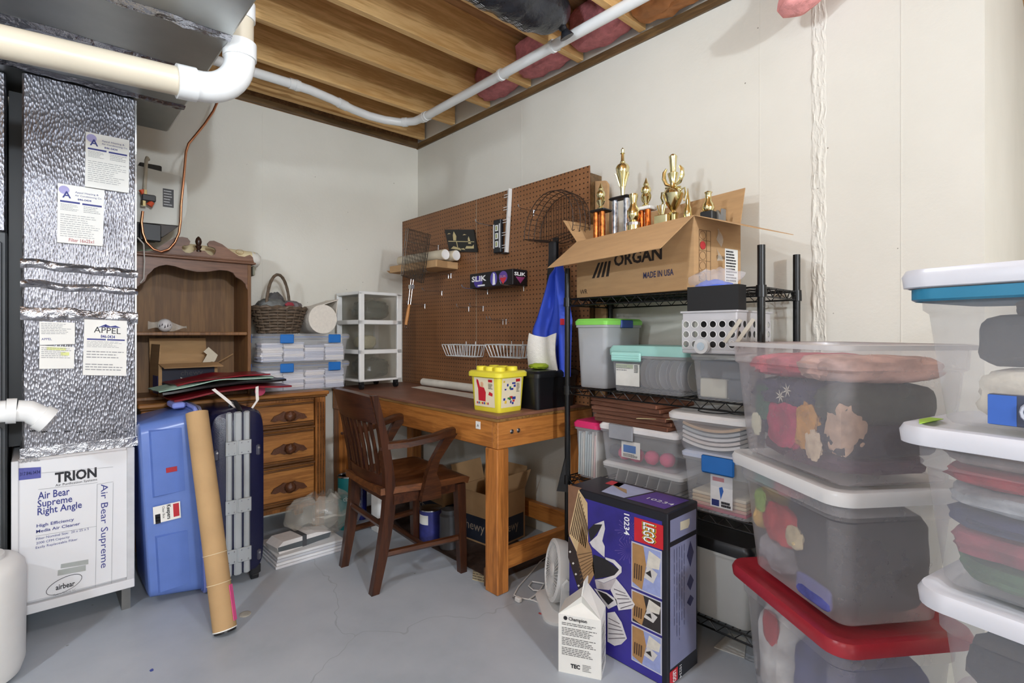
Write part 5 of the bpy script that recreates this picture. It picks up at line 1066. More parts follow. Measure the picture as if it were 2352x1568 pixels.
# white capped column
t, p = trophy(1484, 'trophy with white cap and orange column beside the gold cup'); zt_ = TZp(1484, 476)
for x, y in ((-.016,-.012), (.016,-.012), (0,.016)): column(t, x, y, .012, zt_-.014, .012, HOLO[2])
part('top_plate', MB().rbox(-.037, .037, -.03, .03, zt_-.014, zt_, .003), WHITEP, t); part('base', MB().rbox(-.04, .04, -.03, .03, 0, .012, .003), BLACK, t); figure(t, zt_, TZp(1484, 408)-zt_, 1.05)
# big cup
t, p = trophy(1546, 'large gold cup trophy topped by a torch with laurel arms'); zb_ = TZp(1546, 490); zc = TZp(1546, 432); zt_ = TZp(1546, 355)
part('stem', MB().lathe([(.032,0),(.032,.02),(.02,.03),(.018,zb_-.01),(.022,zb_)], 20), GOLD, t, True)
part('cup', MB().lathe([(.012,zb_),(.010,zb_+.01),(.03,zb_+(zc-zb_)*.4),(.042,zb_+(zc-zb_)*.75),(.034,zb_+(zc-zb_)*.92),(.02,zc),(.012,zc+.006)], 22), GOLD, t, True)
for s in (-1, 1): part('cup_handle', MB().tube([(s*.034,0,zc-.012),(s*.052,0,zc-.008),(s*.054,0,zc-.03),(s*.046,0,zc-.05),(s*.05,0,zc-.06)], .004, 6), GOLD, t, True); part('laurel_arm', MB().tube([(s*.006,0,zc+.008),(s*.03,0,zc+.02),(s*.042,0,zc+.045),(s*.04,0,zc+.07),(s*.03,0,zc+.085)], [.004,.008,.009,.008,.004], 8), GOLD, t, True)
part('torch', MB().lathe([(.016,zc),(.012,zc+.02),(.02,zc+.05),(.022,zc+.06),(.012,zc+.065),(.015,zt_-.02),(.017,zt_-.008),(.010,zt_)], 14), GOLD, t, True); part('cross_rod', MB().tube([(-.035,0,zc+.006),(.035,0,zc-.002)], .004, 6), GOLD, t)
# small ones
t, p = trophy(1580, 'small pointed gold trophy right of the large cup'); zt_ = TZp(1580, 432); part('base', MB().rbox(-.02,.02,-.02,.02,0,.17,.003), BLACK, t); figure(t, .17, zt_-.17, .8)
t, p = trophy(1520, 'small gold hand-shaped trophy left of the large cup', -.28); z0 = TZp(1520, 494, -.28); part('base', MB().rbox(-.03,.03,-.015,.015,0,z0,.003), GOLD, t)
for k in range(4): part('finger', MB().tube([(-.006+.004*k,0,z0),(-.014+.008*k,0,z0+.018),(-.02+.012*k,0,z0+.042)], .0035, 6), GOLD, t, True)
t, p = trophy(1627, 'gold boot-shaped trophy at the right end of the carton'); z0 = TZp(1627, 486); zt_ = TZp(1627, 440); part('base', MB().rbox(-.025,.025,-.02,.02,0,z0,.003), BLACK, t); part('boot', MB().lathe([(.018,z0),(.024,z0+.012),(.020,z0+.028),(.012,z0+.04),(.011,zt_-.01),(.015,zt_-.003),(.012,zt_)], 16), GOLD, t, True)
p = P(1652, 500, 'Y', -.2)
solo('grey_figurine', MB().prism([(p.x-.02, fz_), (p.x+.02, fz_), (p.x+.022, p.z+.03), (p.x+.012, p.z+.032), (p.x+.01, p.z+.008), (p.x-.004, p.z+.03), (p.x-.02, p.z+.012)], 'Y', -.21, -.19), M((128,126,122), .5), 'flat grey figurine at the right corner of the trophy carton', 'figurine')
# ================================================================ THINGS ON THE SHELVES
def bin_(name, label, x0, x1, y0, y1, z, H, lidc=None, body=FROST, lid_h=.028, latch=None, group=None, taper=.012, lip=.008, r=.02, lid_mat=None):
    cx, cy, hx, hy = (x0+x1)/2, (y0+y1)/2, (x1-x0)/2, (y1-y0)/2
    t = thing(name, label, 'storage bin', (cx, cy, z), 0, group)
    part('body', MB().loft([rrect(hx-lip-taper, hy-lip-taper, r, 0), rrect(hx-lip-taper+.002, hy-lip-taper+.002, r, .004), rrect(hx-lip, hy-lip, r, H-.012), rrect(hx-.002, hy-.002, r, H-.010), rrect(hx-.002, hy-.002, r, H)], True, False), body, t, True)
    if lidc or lid_mat:
        part('lid', MB().loft([rrect(hx, hy, r, H+.0003), rrect(hx+.001, hy+.001, r, H+lid_h*.6), rrect(hx-.008, hy-.008, r, H+lid_h), rrect(hx-.02, hy-.02, r, H+lid_h)], True, True), lid_mat or M(lidc, .35, var=.04), t, True)
    return t, hx, hy
F_ = SY0+.012
# second tier
t, hx, hy = bin_('file_bin', 'tall frosted bin with lime green lid on the second shelf', 1.862, 2.045, F_, -.07, ZL[2], .278, (138,214,92))
part('latch', MB().rbox(hx-.001, hx+.006, -.04, .05, .265, .30, .004), M((40,74,150), .4), t)
solo('grey_folder_stack', MB().rbox(1.885, 2.02, F_+.03, -.1, ZL[2]+.006, ZL[2]+.22, .004), M((168,172,182), .8, var=.05), 'grey folders packed inside the lime-lidded bin', 'folders')
t, hx, hy = bin_('disc_bin', 'clear bin of discs with pale teal lid on the second shelf', 2.062, 2.415, F_-.01, -.09, ZL[2], .15, None, CLEAR, .04, lid_mat=M((170,222,212), .4, var=.03, alpha=.2))
TEAL = M((170,222,212), .4, var=.03)
lt_ = part('latch', MB().rbox(-.155, -.01, -hy-.012, -hy-.001, .125, .165, .005), TEAL, t)
for k in range(3): part('latch_rib', MB().box(-.148, -.018, -hy-.014, -hy-.0121, .132+.009*k, .135+.009*k), TEAL, lt_)
lb = part('label', MB().box(-.14, -.025, -hy+.0055, -hy+.0065, .025, .115), M((226,226,220), .6), t)
part('label_print', lines(MB(), [Vector((x, -hy+.0053, z)) for x, z in ((-.137,.085),(-.06,.085),(-.06,.11),(-.137,.11))], 3, .5, 2), GREYTXT, lb); part('barcode', lines(MB(), [Vector((x, -hy+.0053, z)) for x, z in ((-.05,.08),(-.03,.08),(-.03,.112),(-.05,.112))], 6, .5, 2, .1), INK, lb); part('green_strip', MB().box(-.139, -.055, -hy+.0048, -hy+.0052, .096, .113), M((176,186,160), .6), lb)
for k in range(12):
    p0 = Vector((2.105+.024*k, -.21+.012*(k % 2), ZL[2]+.068)); tl_ = R(8)
    mb = MB(); n = 24; nx, nz = math.cos(tl_), math.sin(tl_)
    ring_ = lambda r_, o: [p0+Vector((o, r_*math.cos(2*PI*i/n), r_*math.sin(2*PI*i/n))) for i in range(n)]
    mb.loft([ring_(.0085, 0), ring_(.06, 0), ring_(.06, .0014), ring_(.0085, .0014), ring_(.0085, 0)], False, False)
    solo('compact_disc', mb, M(((226,226,230), (206,206,214), (214,208,198))[k % 3], .25, .3, var=.05), '%s compact disc from the left in the teal-lidded clear bin' % ORD[k].replace('lowest', 'first'), 'disc', False, 'discs in the teal-lidded bin')
t, hx, hy = bin_('small_bin', 'small grey-lidded clear bin under the perforated crate', 2.437, 2.668, F_-.02, -.11, ZL[2], .155, (196,196,192), CLEAR, .014)
solo('dark_box', MB().rbox(2.46, 2.645, F_+.02, -.2, ZL[2]+.078, ZL[2]+.14, .004), M((60,64,68), .5), 'dark grey box inside the small grey-lidded bin', 'box'); solo('cream_box', MB().rbox(2.46, 2.56, F_+.02, -.2, ZL[2]+.006, ZL[2]+.076, .004), M((206,200,180), .6), 'cream box in the small grey-lidded bin', 'box'); solo('black_block', MB().rbox(2.565, 2.645, F_+.02, -.2, ZL[2]+.006, ZL[2]+.076, .004), M((56,58,64), .5), 'black block in the small grey-lidded bin', 'box')
# perforated crate with things in it
zc_ = ZL[2]+.17; CX0, CX1, CY0, CY1 = 2.442, 2.642, -.43, -.15; CR = M((212,210,212), .4, var=.02, alpha=.32)
t = thing('perforated_crate', 'frosted plastic crate with rows of round holes on the second shelf', 'crate', ((CX0+CX1)/2, (CY0+CY1)/2, zc_)); hx, hy, H = (CX1-CX0)/2, (CY1-CY0)/2, .15
def holed(w_, h_, nx, nz, put):
    """wall panel with round holes: each cell is a square ring of quads around a circle"""
    mb = MB(); cw, ch = w_/nx, h_/nz
    for i in range(nx):
        for j in range(nz):
            cx, cz = -w_/2+cw*(i+.5), ch*(j+.5)
            out, inn = [], []
            for k in range(16):
                a = 2*PI*k/16+PI/4; m_ = max(abs(math.cos(a)), abs(math.sin(a))); out.append(put(cx+cw/2*math.cos(a)/m_, cz+ch/2*math.sin(a)/m_)); inn.append(put(cx+.0115*math.cos(a), cz+.0115*math.sin(a)))
            mb.add(out+inn, [(k, (k+1) % 16, 16+(k+1) % 16, 16+k) for k in range(16)])
    return mb
part('front_wall', holed(2*hx, .105, 6, 3, lambda a, b: (a, -hy, .015+b)), CR, t); part('back_wall', holed(2*hx, .105, 6, 3, lambda a, b: (a, hy, .015+b)), CR, t)
for s in (-1, 1): part('side_wall', holed(2*hy, .105, 7, 3, lambda a, b: (s*hx, a, .015+b)), CR, t)
part('base', MB().rbox(-hx, hx, -hy, hy, 0, .015, .003), CR, t)
fr = MB().loft([rrect(hx, hy, .004, .12, 1), rrect(hx, hy, .004, .142, 1), rrect(hx+.006, hy+.006, .004, .144, 1), rrect(hx+.006, hy+.006, .004, .15, 1), rrect(hx-.003, hy-.003, .004, .15, 1), rrect(hx-.003, hy-.003, .004, .12, 1)], False, False); part('rim', fr, CR, t)
g = MB()
for j in range(3):
    for i in range(6):
        cx, cz = -hx+2*hx/6*(i+.5), .015+.035*(j+.5); part('hole_ring', MB().tube([(cx+.0125*math.cos(R(a)), -hy-.0005, cz+.0125*math.sin(R(a))) for a in range(0, 360, 30)], .0012, 4, closed=True), WHITEP, t)
solo('dark_tool_case', MB().rbox(2.47, 2.60, -.36, -.18, zc_+.016, zc_+.12, .006), M((40,38,40), .5), 'dark tool case inside the perforated crate', 'case')
pc = P(1616, 783, 'Y', -.434); t = thing('tape_roll', 'clear round tape roll at the front of the perforated crate', 'tape roll', (pc.x, -.437, zc_+.0)); part('roll', MB().tube([(0,0,.026), (0,-.018,.026)], .026, 24), M((222,222,222), .3, alpha=.3), t, True); part('core', MB().cyl((0,-.0185,.026), (0,-.0195,.026), .014, n=18), M((176,190,200), .4), t)
for k in range(2): a = P(1660+28*k, 785, 'Y', -.433-.006*k); solo('ruler', MB().slab([a, a+Vector((.012,0,-.004)), a+Vector((.066,0,.072)), a+Vector((.055,0,.078))], .003), M((196,188,172), .5), ('left', 'right')[k]+' slanting cream stick across the perforated crate front', 'ruler')
# black tray and bagged blue thing in front of the top shelf
zt0 = zc_+.1505
t = thing('black_tray', 'open black box standing on the perforated crate before the top shelf', 'box', (2.557, -.402, zt0)); 
for nm, b_ in (('side', (-.092,.092,-.032,-.029)), ('side', (-.092,.092,.0245,.0275)), ('end', (-.092,-.089,-.029,.0245)), ('end', (.089,.092,-.029,.0245)), ): part(nm, MB().box(b_[0], b_[1], b_[2], b_[3], .003, .085), M((20,20,21), .7), t)
part('bottom', MB().box(-.092, .092, -.032, .0275, 0, .003), M((20,20,21), .7), t)
BLC = M((66,104,222), .55, var=.1); solo('blue_duster', lump((2.55, -.404, zt0+.006), (.15, .045, .10), 2, 2.6, .16), BLC, 'bright blue cloth inside the black box by the trophy carton', 'cloth', True)
def bagc(u, v):
    a = 2*PI*u; k = math.sin(PI*(.12+.80*v))**.7; n_ = 1+.22*noise.noise(Vector((math.cos(a)*2, math.sin(a)*2, v*4)))
    return Vector((2.55+.1*k*n_*math.cos(a)-.01*(1-v), -.404+.022*k*n_*math.sin(a), zt0+.07+.075*v*n_))
solo('clear_bag', MB().grid(bagc, 28, 10), M((228,224,226), .1, var=.03, alpha=.72, bump=.8, bs=30), 'crumpled clear plastic bag over the blue cloth in the black box', 'bag', True)
# third tier
t, hx, hy = bin_('letter_bin', 'narrow frosted bin of papers with hot pink lid on the third shelf', 1.855, 2.0, F_, -.08, ZL[1], .225, (222,52,112), CLEAR)
rnd = random.Random(3)
for k in range(9): 
    x = 1.874+.0125*k; solo('paper_file', MB().slab([(x, F_+.025, ZL[1]+.006), (x, -.1, ZL[1]+.006), (x+.006*rnd.random(), -.1, ZL[1]+.19+.02*rnd.random()), (x+.008*rnd.random(), F_+.025, ZL[1]+.19+.02*rnd.random())], .006), M(rnd.choice(((226,214,206), (206,214,212), (232,190,184), (220,216,206), (188,204,206))), .8), '%s upright paper file from the left in the pink-lidded bin' % ORD[k].replace('lowest', 'first'), 'paper file', False, 'paper files in the pink-lidded bin')
t, hx, hy = bin_('craft_bin_low', 'low clear bin directly on the third shelf under the grey-latched bin', 2.03, 2.405, F_-.015, -.08, ZL[1], .085, (206,208,210), CLEAR, .02)
for k in range(6): solo('white_card', MB().slab([(2.07+.05*k, F_+.03, ZL[1]+.006), (2.078+.05*k, -.12, ZL[1]+.006), (2.098+.05*k, -.12, ZL[1]+.075), (2.09+.05*k, F_+.03, ZL[1]+.075)], .004), M((208,208,206), .8), '%s pale card from the left in the low clear bin' % ORD[k].replace('lowest', 'first'), 'card', False, 'cards in the low clear bin')
zb2 = ZL[1]+.1055
t, hx, hy = bin_('craft_bin', 'clear bin with white lid and grey latch holding pink rolls', 2.012, 2.385, F_-.015, -.08, zb2, .135, (232,230,230), CLEAR, .024)
part('latch', MB().rbox(-.125, -.005, -hy-.010, -hy-.0005, .10, .162, .005), M((150,152,158), .45), t)
lb = part('label', MB().box(-.07, .02, -hy+.0075, -hy+.009, .03, .098), M((222,220,216), .6), t); part('label_picture', MB().box(-.06, .0, -hy+.0066, -hy+.0074, .052, .082), M((90,124,180), .6), lb); part('label_print', lines(MB(), [Vector((x, -hy+.0066, z)) for x, z in ((-.06,.034),(.014,.034),(.014,.048),(-.06,.048))], 3, .4, 4), INK, lb)
for k, (x, y) in enumerate(((2.06, -.30), (2.11, -.305), (2.17, -.31), (2.235, -.30), (2.30, -.29))):
    c_ = (74,76,84) if k == 0 else (224,84,128)
    solo('yarn_ball', lump((x, y, zb2+.006), (.06, .06, .056), k, 2.1, .1), M(c_, .8, var=.1), ('dark grey ball at the left of the grey-latched bin' if k == 0 else '%s pink ball from the left in the grey-latched clear bin' % ('', 'first', 'second', 'third', 'fourth')[k]), 'ball', True, None if k == 0 else 'pink balls in the grey-latched bin')
zf = zb2+.1595; FOLD = M((160,108,84), .7, var=.12); FOLD2 = M((144,96,74), .7, var=.12)
for k in range(6):
    o = MB().rbox(-.185, .185, -.12, .12, 0, (.016, .015, .016, .015, .016, .016)[k], .004); t = thing('expanding_folder', ('lowest brown expanding folder in the pile on the grey-latched bin', 'second lowest brown expanding folder in the pile', 'third brown expanding folder from the bottom of the pile', 'third brown expanding folder from the top of the pile', 'second highest brown expanding folder in the pile', 'topmost brown expanding folder in the pile on the shelf')[k], 'folder', (2.165-.006*k, -.235+.004*(k % 2), zf+.0166*k), R((-3, 2, -2, 3, -5, -8)[k]), 'brown expanding folders')
    part('cover', o, FOLD if k % 2 else FOLD2, t)
    for j in range(3): part('pleat', MB().box(-.182, .182, -.1215, -.1202, .003+.005*j, .0055+.005*j), M((90,58,44), .8), t)
solo('manila_sheet', MB().slab([(2.21,-.375,zf+.04), (2.37,-.345,zf+.052), (2.37,-.2,zf+.052), (2.21,-.2,zf+.04)], .002), M((212,196,150), .8), 'cream sheet sliding out of the brown folder pile', 'paper')
t, hx, hy = bin_('latch_bin', 'tall clear bin with bright blue latch on the third shelf', 2.408, 2.672, F_-.03, -.09, ZL[1], .195, (196,204,222), CLEAR, .02)
part('latch', MB().rbox(-.045, .075, -hy-.012, -hy-.0005, .15, .212, .006), LATCH, t)
lb = part('label', MB().box(-.02, .06, -hy+.0125, -hy+.014, .03, .145), M((224,222,222), .6), t); part('red_badge', MB().box(-.012, .03, -hy+.0116, -hy+.0124, .122, .136), M((196,90,100), .6), lb); part('blue_drop', MB().prism([(.018,.06),(.028,.09),(.024,.105),(.012,.1)], 'Y', -hy+.0116, -hy+.0124), M((50,100,180), .6), lb); part('barcode', lines(MB(), [Vector((x, -hy+.0115, z)) for x, z in ((.02,.034),(.055,.034),(.055,.055),(.02,.055))], 2, .8, 3, .1), INK, lb); part('navy_block', MB().box(-.015, .012, -hy+.0116, -hy+.0124, .034, .056), M((40,50,110), .6), lb)
for k in range(5): solo('paper_stack', MB().rbox(2.44, 2.64, F_-.0, -.12, ZL[1]+.006+.0125*k, ZL[1]+.017+.0125*k, .002), M(((206,90,110), (224,170,150), (226,206,170), (220,190,150), (230,216,190))[k], .8), ('lowest, red', 'second, salmon', 'middle, cream', 'fourth, tan', 'topmost, pale cream')[k]+' paper sheaf in the blue-latched tall bin', 'paper')
zw = ZL[1]+.2155
t, hx, hy = bin_('oval_bin', 'wide clear bin of papers with white lid beside the folder pile', 2.352, 2.672, F_-.05, -.10, zw, .115, (230,228,226), CLEAR, .024, r=.05, taper=.03)
for k in range(5): solo('paper_sheaf', MB().sheet(lambda u, v: Vector((2.40+.22*u, F_-.0+.2*v, zw+.008+.016*k+.02*(2*u-1)**2)), 10, 2, .010), M(((236,232,228), (226,214,206), (232,228,226), (200,204,206), (226,186,140))[k], .8), ('lowest', 'second', 'third', 'fourth', 'topmost tan')[k]+' curved paper sheaf in the white-lidded oval bin', 'paper', True)
t = thing('wire_frame_glasses', 'thin dark wire loop lying on the white-lidded bin', 'wire', (2.5, -.3, zw+.1395)); part('loop', MB().tube([(.06*math.cos(R(a)), .05*math.sin(R(a)), .003) for a in range(0, 360, 24)], .0018, 5, closed=True), BLACK, t); part('loop', MB().tube([(.09+.04*math.cos(R(a)), .02+.035*math.sin(R(a)), .0028) for a in range(0, 360, 24)], .0018, 5, closed=True), BLACK, t)
# bottom tier
t, hx, hy = bin_('trunk_bin', 'grey-white bin with black lid on the lowest shelf behind the toy box', 2.14, 2.668, F_-.02, -.09, ZL[0], .25, (26,26,28), M((186,186,182), .35, var=.03), .04, r=.03)
t['category'] = 'bin'
solo('white_grid_sheet', MB().slab([P(x, y, 'Z', .004) for x, y in ((1640,1485), (1710,1510), (1715,1465), (1675,1452))], .003), M((206,204,198), .6), 'white sheet on the floor by the shelf foot', 'sheet')
solo('black_bag_strap', MB().slab([(1.80,-.40,.42), (1.85,-.37,.42), (1.846,-.37,.62), (1.838,-.37,.62)], .01), BLACK, 'black fabric corner hanging at the shelf post', 'bag')

# ================================================================ TOTE STACKS AT THE RIGHT
def tote(label, cx, cy, rz, L, W, H, z, lidm=None, body=MILKY, group=None, ledge=True, name='clear_tote', r=.05, dip=False):
    t = thing(name, label, 'storage tote', (cx, cy, z), rz, group); a, b = L/2, W/2
    part('body', MB().loft([rrect(a-.055, b-.055, r-.015, .0, 6), rrect(a-.045, b-.045, r, .008, 6), rrect(a-.036, b-.036, r, H*.32, 6), rrect(a-.024, b-.024, r, H-.07, 6), rrect(a-.016, b-.016, r, H-.062, 6), rrect(a-.014, b-.014, r, H-.012, 6)], True, False), body, t, True)
    part('rim', MB().loft([rrect(a-.014, b-.014, r, H-.014, 6), rrect(a-.001, b-.001, r, H-.014, 6), rrect(a, b, r, H-.002, 6), rrect(a-.012, b-.012, r, H, 6)], False, False), M((226,222,222), .3, var=.02, alpha=.2), t, True)
    if dip:
        def sk(k, n=60):                       # collar under the rim, deeper at the handles
            lo, up_ = [], []
            base = rrect(a-.011, b-.011, r, 0, 12); m_ = len(base)
            for i, p in enumerate(base):
                d_ = H-.05-.035*(1 if (abs(p[1]) < b*.62 and abs(p[0]) > a*.8) or (abs(p[0]) < a*.30 and abs(p[1]) > b*.8) else 0)
                lo.append((p[0], p[1], d_)); up_.append((p[0], p[1], H-.018))
            return lo, up_
        lo, up_ = sk(0); part('rim_collar', MB().loft([lo, up_], False, False), body, t, True)
    if lidm:
        part('lid', MB().loft([rrect(a+.002, b+.002, r, H-.02, 6), rrect(a+.009, b+.009, r+.005, H-.018, 6), rrect(a+.012, b+.012, r+.008, H+.004, 6), rrect(a+.006, b+.006, r+.005, H+.016, 6), rrect(a-.012, b-.012, r, H+.018, 6), rrect(a-.03, b-.03, r-.01, H+.008, 6)], False, True), lidm, t, True)
    return t
RZA = math.atan2(-.281, .397)                       # long side runs from the back-left to the near corner
ea = Vector((.816, -.578, 0)); eb = Vector((.578, .816, 0)); near = Vector((3.033, -.769, 0))
LA, WA = .50, .40
RZA = math.atan2(ea.y, ea.x); cA = near-ea*(LA/2)+eb*(WA/2)
REDL = M((172,44,56), .32, var=.05, vs=20, bump=.05, bs=60); WHL = M((232,232,232), .3, var=.02)
tote('bottom milky tote with a dark red lid in the left stack', cA.x, cA.y, RZA, LA-.024, WA-.024, .385, 0, REDL, group='milky totes in the left stack')
tote('middle milky tote with a white lid in the left stack', cA.x, cA.y, RZA, LA-.024, WA-.024, .335, .4085, WHL, group='milky totes in the left stack', dip=True)
tote('open lidless clear tote of clothes on top of the left stack', cA.x, cA.y, RZA, LA+.02, WA+.01, .348, .7645, None, M((228,222,226), .3, var=.02, alpha=.7), group='milky totes in the left stack')
def inA(u, v, z): p = cA+ea*u+eb*v; return (p.x, p.y, z)
def cloth(u, v, z, size, col, seed, lab, name='folded_cloth', bx=2.6, amp=.2, rz=None, at=inA, base=None, grp=None):
    mb = lump((0,0,0), size, seed, bx, amp, 2.6, 30, 18); mb.xf(Matrix.Translation(Vector(at(u, v, z))) @ Matrix.Rotation(RZA if rz is None else rz, 4, 'Z'))
    return solo(name, mb, M(col, .85, var=.38, vs=14, bump=.5, bs=28), lab, 'cloth', True, grp)
z1 = .7735
L_ = lambda u, v, z, sz, c_, sd, lab, bx=4.5, amp=.09: cloth(u, v, z, sz, c_, sd, lab, bx=bx, amp=amp)
L_(.0, .0, z1, (.372, .27, .055), (70,36,60), 1, 'dark plum cloth at the bottom of the open clear tote')
L_(-.122, .0, z1+.05, (.15, .288, .10), (40,42,66), 2, 'navy cloth bundle at the left of the open clear tote')
L_(.138, .0, z1+.05, (.125, .288, .085), (26,28,46), 3, 'black-navy cloth at the near corner of the open clear tote')
L_(.0, .03, z1+.05, (.16, .21, .08), (60,40,64), 14, 'purple cloth in the middle of the open clear tote')
L_(-.04, -.132, z1+.035, (.14, .04, .14), (184,44,90), 4, 'magenta cloth fold against the front of the open clear tote', 3, .15)
L_(.06, -.135, z1+.05, (.09, .035, .12), (218,156,64), 5, 'mustard cloth fold against the front of the open clear tote', 2.4, .25)
L_(.10, -.149, z1+.03, (.06, .012, .08), (232,202,174), 6, 'peach cloth corner at the front of the open clear tote', 2.2, .25)
L_(.165, -.11, z1+.055, (.075, .085, .14), (214,178,150), 7, 'beige cloth fold at the near corner of the open clear tote', 2.4, .2)
L_(-.065, .0, z1+.145, (.27, .305, .09), (62,62,86), 8, 'slate blue cloth layer with white flowers in the open clear tote')
L_(.135, .0, z1+.13, (.14, .305, .11), (50,60,46), 9, 'dark olive rolled cloth in the open clear tote', 3, .08)
L_(-.155, -.149, z1+.05, (.05, .012, .07), (230,224,196), 10, 'cream cloth corner at the left of the open clear tote', 2, .25)
L_(-.13, -.138, z1+.09, (.07, .025, .13), (56,104,86), 11, 'green cloth fold in the middle of the open clear tote', 3, .15)
L_(-.10, .0, z1+.235, (.21, .315, .07), (212,104,116), 12, 'salmon pink cloth lying on top in the open clear tote', 4, .12)
L_(.105, .0, z1+.238, (.20, .315, .07), (220,178,164), 13, 'pale peach cloth lying on top in the open clear tote', 4, .12)
fl = MB()
for k in range(14):
    a = 2*PI*k/7; c_ = Vector((-.01+.03*(k // 7)-.02, -.1535, z1+.185+.02*(k // 7)))
    q_ = [c_, c_+Vector((.008*math.cos(a+.3), -.001, .008*math.sin(a+.3))), c_+Vector((.022*math.cos(a), -.002, .022*math.sin(a))), c_+Vector((.008*math.cos(a-.3), -.001, .008*math.sin(a-.3)))]
    fl.add([cA+ea*p.x+eb*p.y+Vector((0,0,p.z)) for p in q_], [(0,1,2,3)])
solo('flower_applique', fl, M((226,220,206), .8), 'white flower print on the slate blue cloth in the open tote', 'print')
z2 = .418
L_(.08, .0, z2, (.225, .275, .265), (38,38,50), 21, 'large black bundle filling the middle white-lidded tote', 4.5, .05)
L_(-.112, .0, z2, (.155, .275, .10), (156,152,158), 22, 'grey cloth low at the left of the middle white-lidded tote')
L_(-.168, .0, z2+.10, (.055, .28, .14), (220,180,98), 23, 'yellow cloth at the left end of the middle white-lidded tote')
L_(-.06, -.128, z2+.10, (.15, .04, .11), (206,62,66), 24, 'red cloth fold in the middle white-lidded tote', 3, .15)
L_(-.14, .0, z2+.245, (.12, .29, .05), (128,186,176), 25, 'mint cloth at the top of the middle white-lidded tote')
L_(-.045, -.0, z2+.245, (.10, .29, .055), (214,118,122), 26, 'coral cloth at the top of the middle white-lidded tote')
L_(-.085, .03, z2+.10, (.11, .19, .14), (96,96,112), 30, 'slate cloth behind the red fold in the middle white-lidded tote')
L_(.09, -.1405, z2+.006, (.13, .012, .06), (92,98,170), 27, 'periwinkle box-like cloth at the foot of the middle white-lidded tote', 6, .03)
L_(-.14, -.145, z2+.17, (.05, .016, .07), (160,190,92), 28, 'lime cloth scrap in the middle white-lidded tote', 2.4, .2)
L_(.02, -.145, z2+.12, (.07, .02, .06), (220,202,164), 29, 'cream cloth knot in the middle white-lidded tote', 2.4, .2)
z3 = .009
L_(.08, .0, z3, (.225, .275, .29), (78,86,138), 31, 'blue bundle in the red-lidded bottom tote', 4.5, .06)
L_(-.112, -.05, z3, (.15, .18, .30), (230,222,218), 32, 'white cloth at the left of the red-lidded bottom tote', 4, .1)
L_(-.10, -.138, z3+.19, (.07, .015, .10), (208,76,82), 33, 'red cloth edge in the red-lidded bottom tote', 3, .1)
L_(-.11, .09, z3, (.15, .10, .22), (96,126,110), 34, 'grey-green cloth at the back of the red-lidded bottom tote')
# right stack of four
fb_ = Vector((.979, -.203, 0)); gb = Vector((.203, .979, 0)); cornerB = Vector((3.157, -.898, 0)); LB, WB = .58, .40
RZB = math.atan2(fb_.y, fb_.x); cB = cornerB+fb_*(LB/2)+gb*(WB/2)
TEALL = M((48,132,168), .3, var=.04); HB = .282; zs_ = [0, .345, .655, .9655]
WL2 = M((226,228,236), .28, var=.02)
CLR2 = M((222,222,226), .25, var=.02, alpha=.72)
tote('lowest clear tote of the right stack, mostly out of view', cB.x, cB.y, RZB, LB-.024, WB-.024, HB+.04, zs_[0], WL2, CLR2, group='clear totes in the right stack')
tote('clear white-lidded tote of dark clothes low in the right stack', cB.x+.03, cB.y, RZB, LB-.024, WB-.024, HB+.006, zs_[1], WL2, CLR2, group='clear totes in the right stack')
tote('clear white-lidded tote of floral fabric in the right stack', cB.x, cB.y, RZB, LB-.024, WB-.024, HB+.006, zs_[2], WL2, CLR2, group='clear totes in the right stack')
tt = tote('topmost clear tote of the right stack with white and teal lid', cB.x, cB.y, RZB, LB-.03, WB-.03, HB+.0, zs_[3], WL2, CLR2, group='clear totes in the right stack')
part('teal_band', MB().loft([rrect(LB/2-.025, WB/2-.015, .05, HB-.046, 6), rrect(LB/2-.020, WB/2-.010, .05, HB-.042, 6), rrect(LB/2-.020, WB/2-.010, .05, HB-.022, 6)], False, False), TEALL, tt, True)
def inB(u, v, z): p = cB+fb_*u+gb*v; return (p.x, p.y, z)
def clB(u, v, z, size, col, seed, lab, name='folded_cloth', bx=5, amp=.07): return cloth(u, v, z, size, col, seed, lab, name, bx, amp, RZB, inB)
zz_ = zs_[3]+.01
o = clB(.02, -.06, zz_, (.40, .15, .10), (226,214,196), 41, 'cream paper roll in the topmost right tote', 'cream_roll')
t = thing('ink_box', 'blue and grey printed ink box in the topmost right tote', 'box', inB(-.06, -.142, zz_), RZB); part('carton_body', MB().rbox(-.09, .12, -.012, .012, 0, .055, .002), M((70,76,96), .5), t); part('blue_panel', MB().box(-.089, -.05, -.0128, -.0121, .001, .054), M((64,110,200), .5), t); part('round_logo', MB().tube([(-.03+.014*math.cos(R(a)), -.0128, .027+.016*math.sin(R(a))) for a in range(0, 360, 30)], .003, 5, closed=True), M((190,194,206), .5), t)
for k in range(4): part('printed_bar', MB().box(.01+.024*k, .02+.024*k, -.0128, -.0121, .012, .045), M((170,174,190), .5), t)
clB(-.12, .0, zz_+.10, (.14, .2, .10), (58,58,60), 42, 'dark grey case in the topmost right tote', 'dark_case', 5, .05)
clB(.06, .02, zz_+.105, (.2, .2, .08), (176,176,170), 43, 'light grey cloth in the topmost right tote')
clB(-.08, .02, zz_+.195, (.12, .2, .035), (52,50,52), 44, 'black flat pouch high in the topmost right tote', 'dark_pouch', 5, .05)
p = Vector(inB(-.07, -.10, zz_+.105)); solo('pompom_jar', lump(p, (.05, .05, .045), 4, 2.1, .08), M((206,196,172), .8, var=.2), 'small cream ball in the topmost right tote', 'ball', True)
zz_ = zs_[2]+.01
clB(.0, .0, zz_, (.43, .275, .05), (66,104,70), 51, 'green fabric at the bottom of the floral fabric tote')
clB(-.11, -.0, zz_+.048, (.22, .285, .055), (146,62,78), 52, 'red floral fabric in the floral fabric tote')
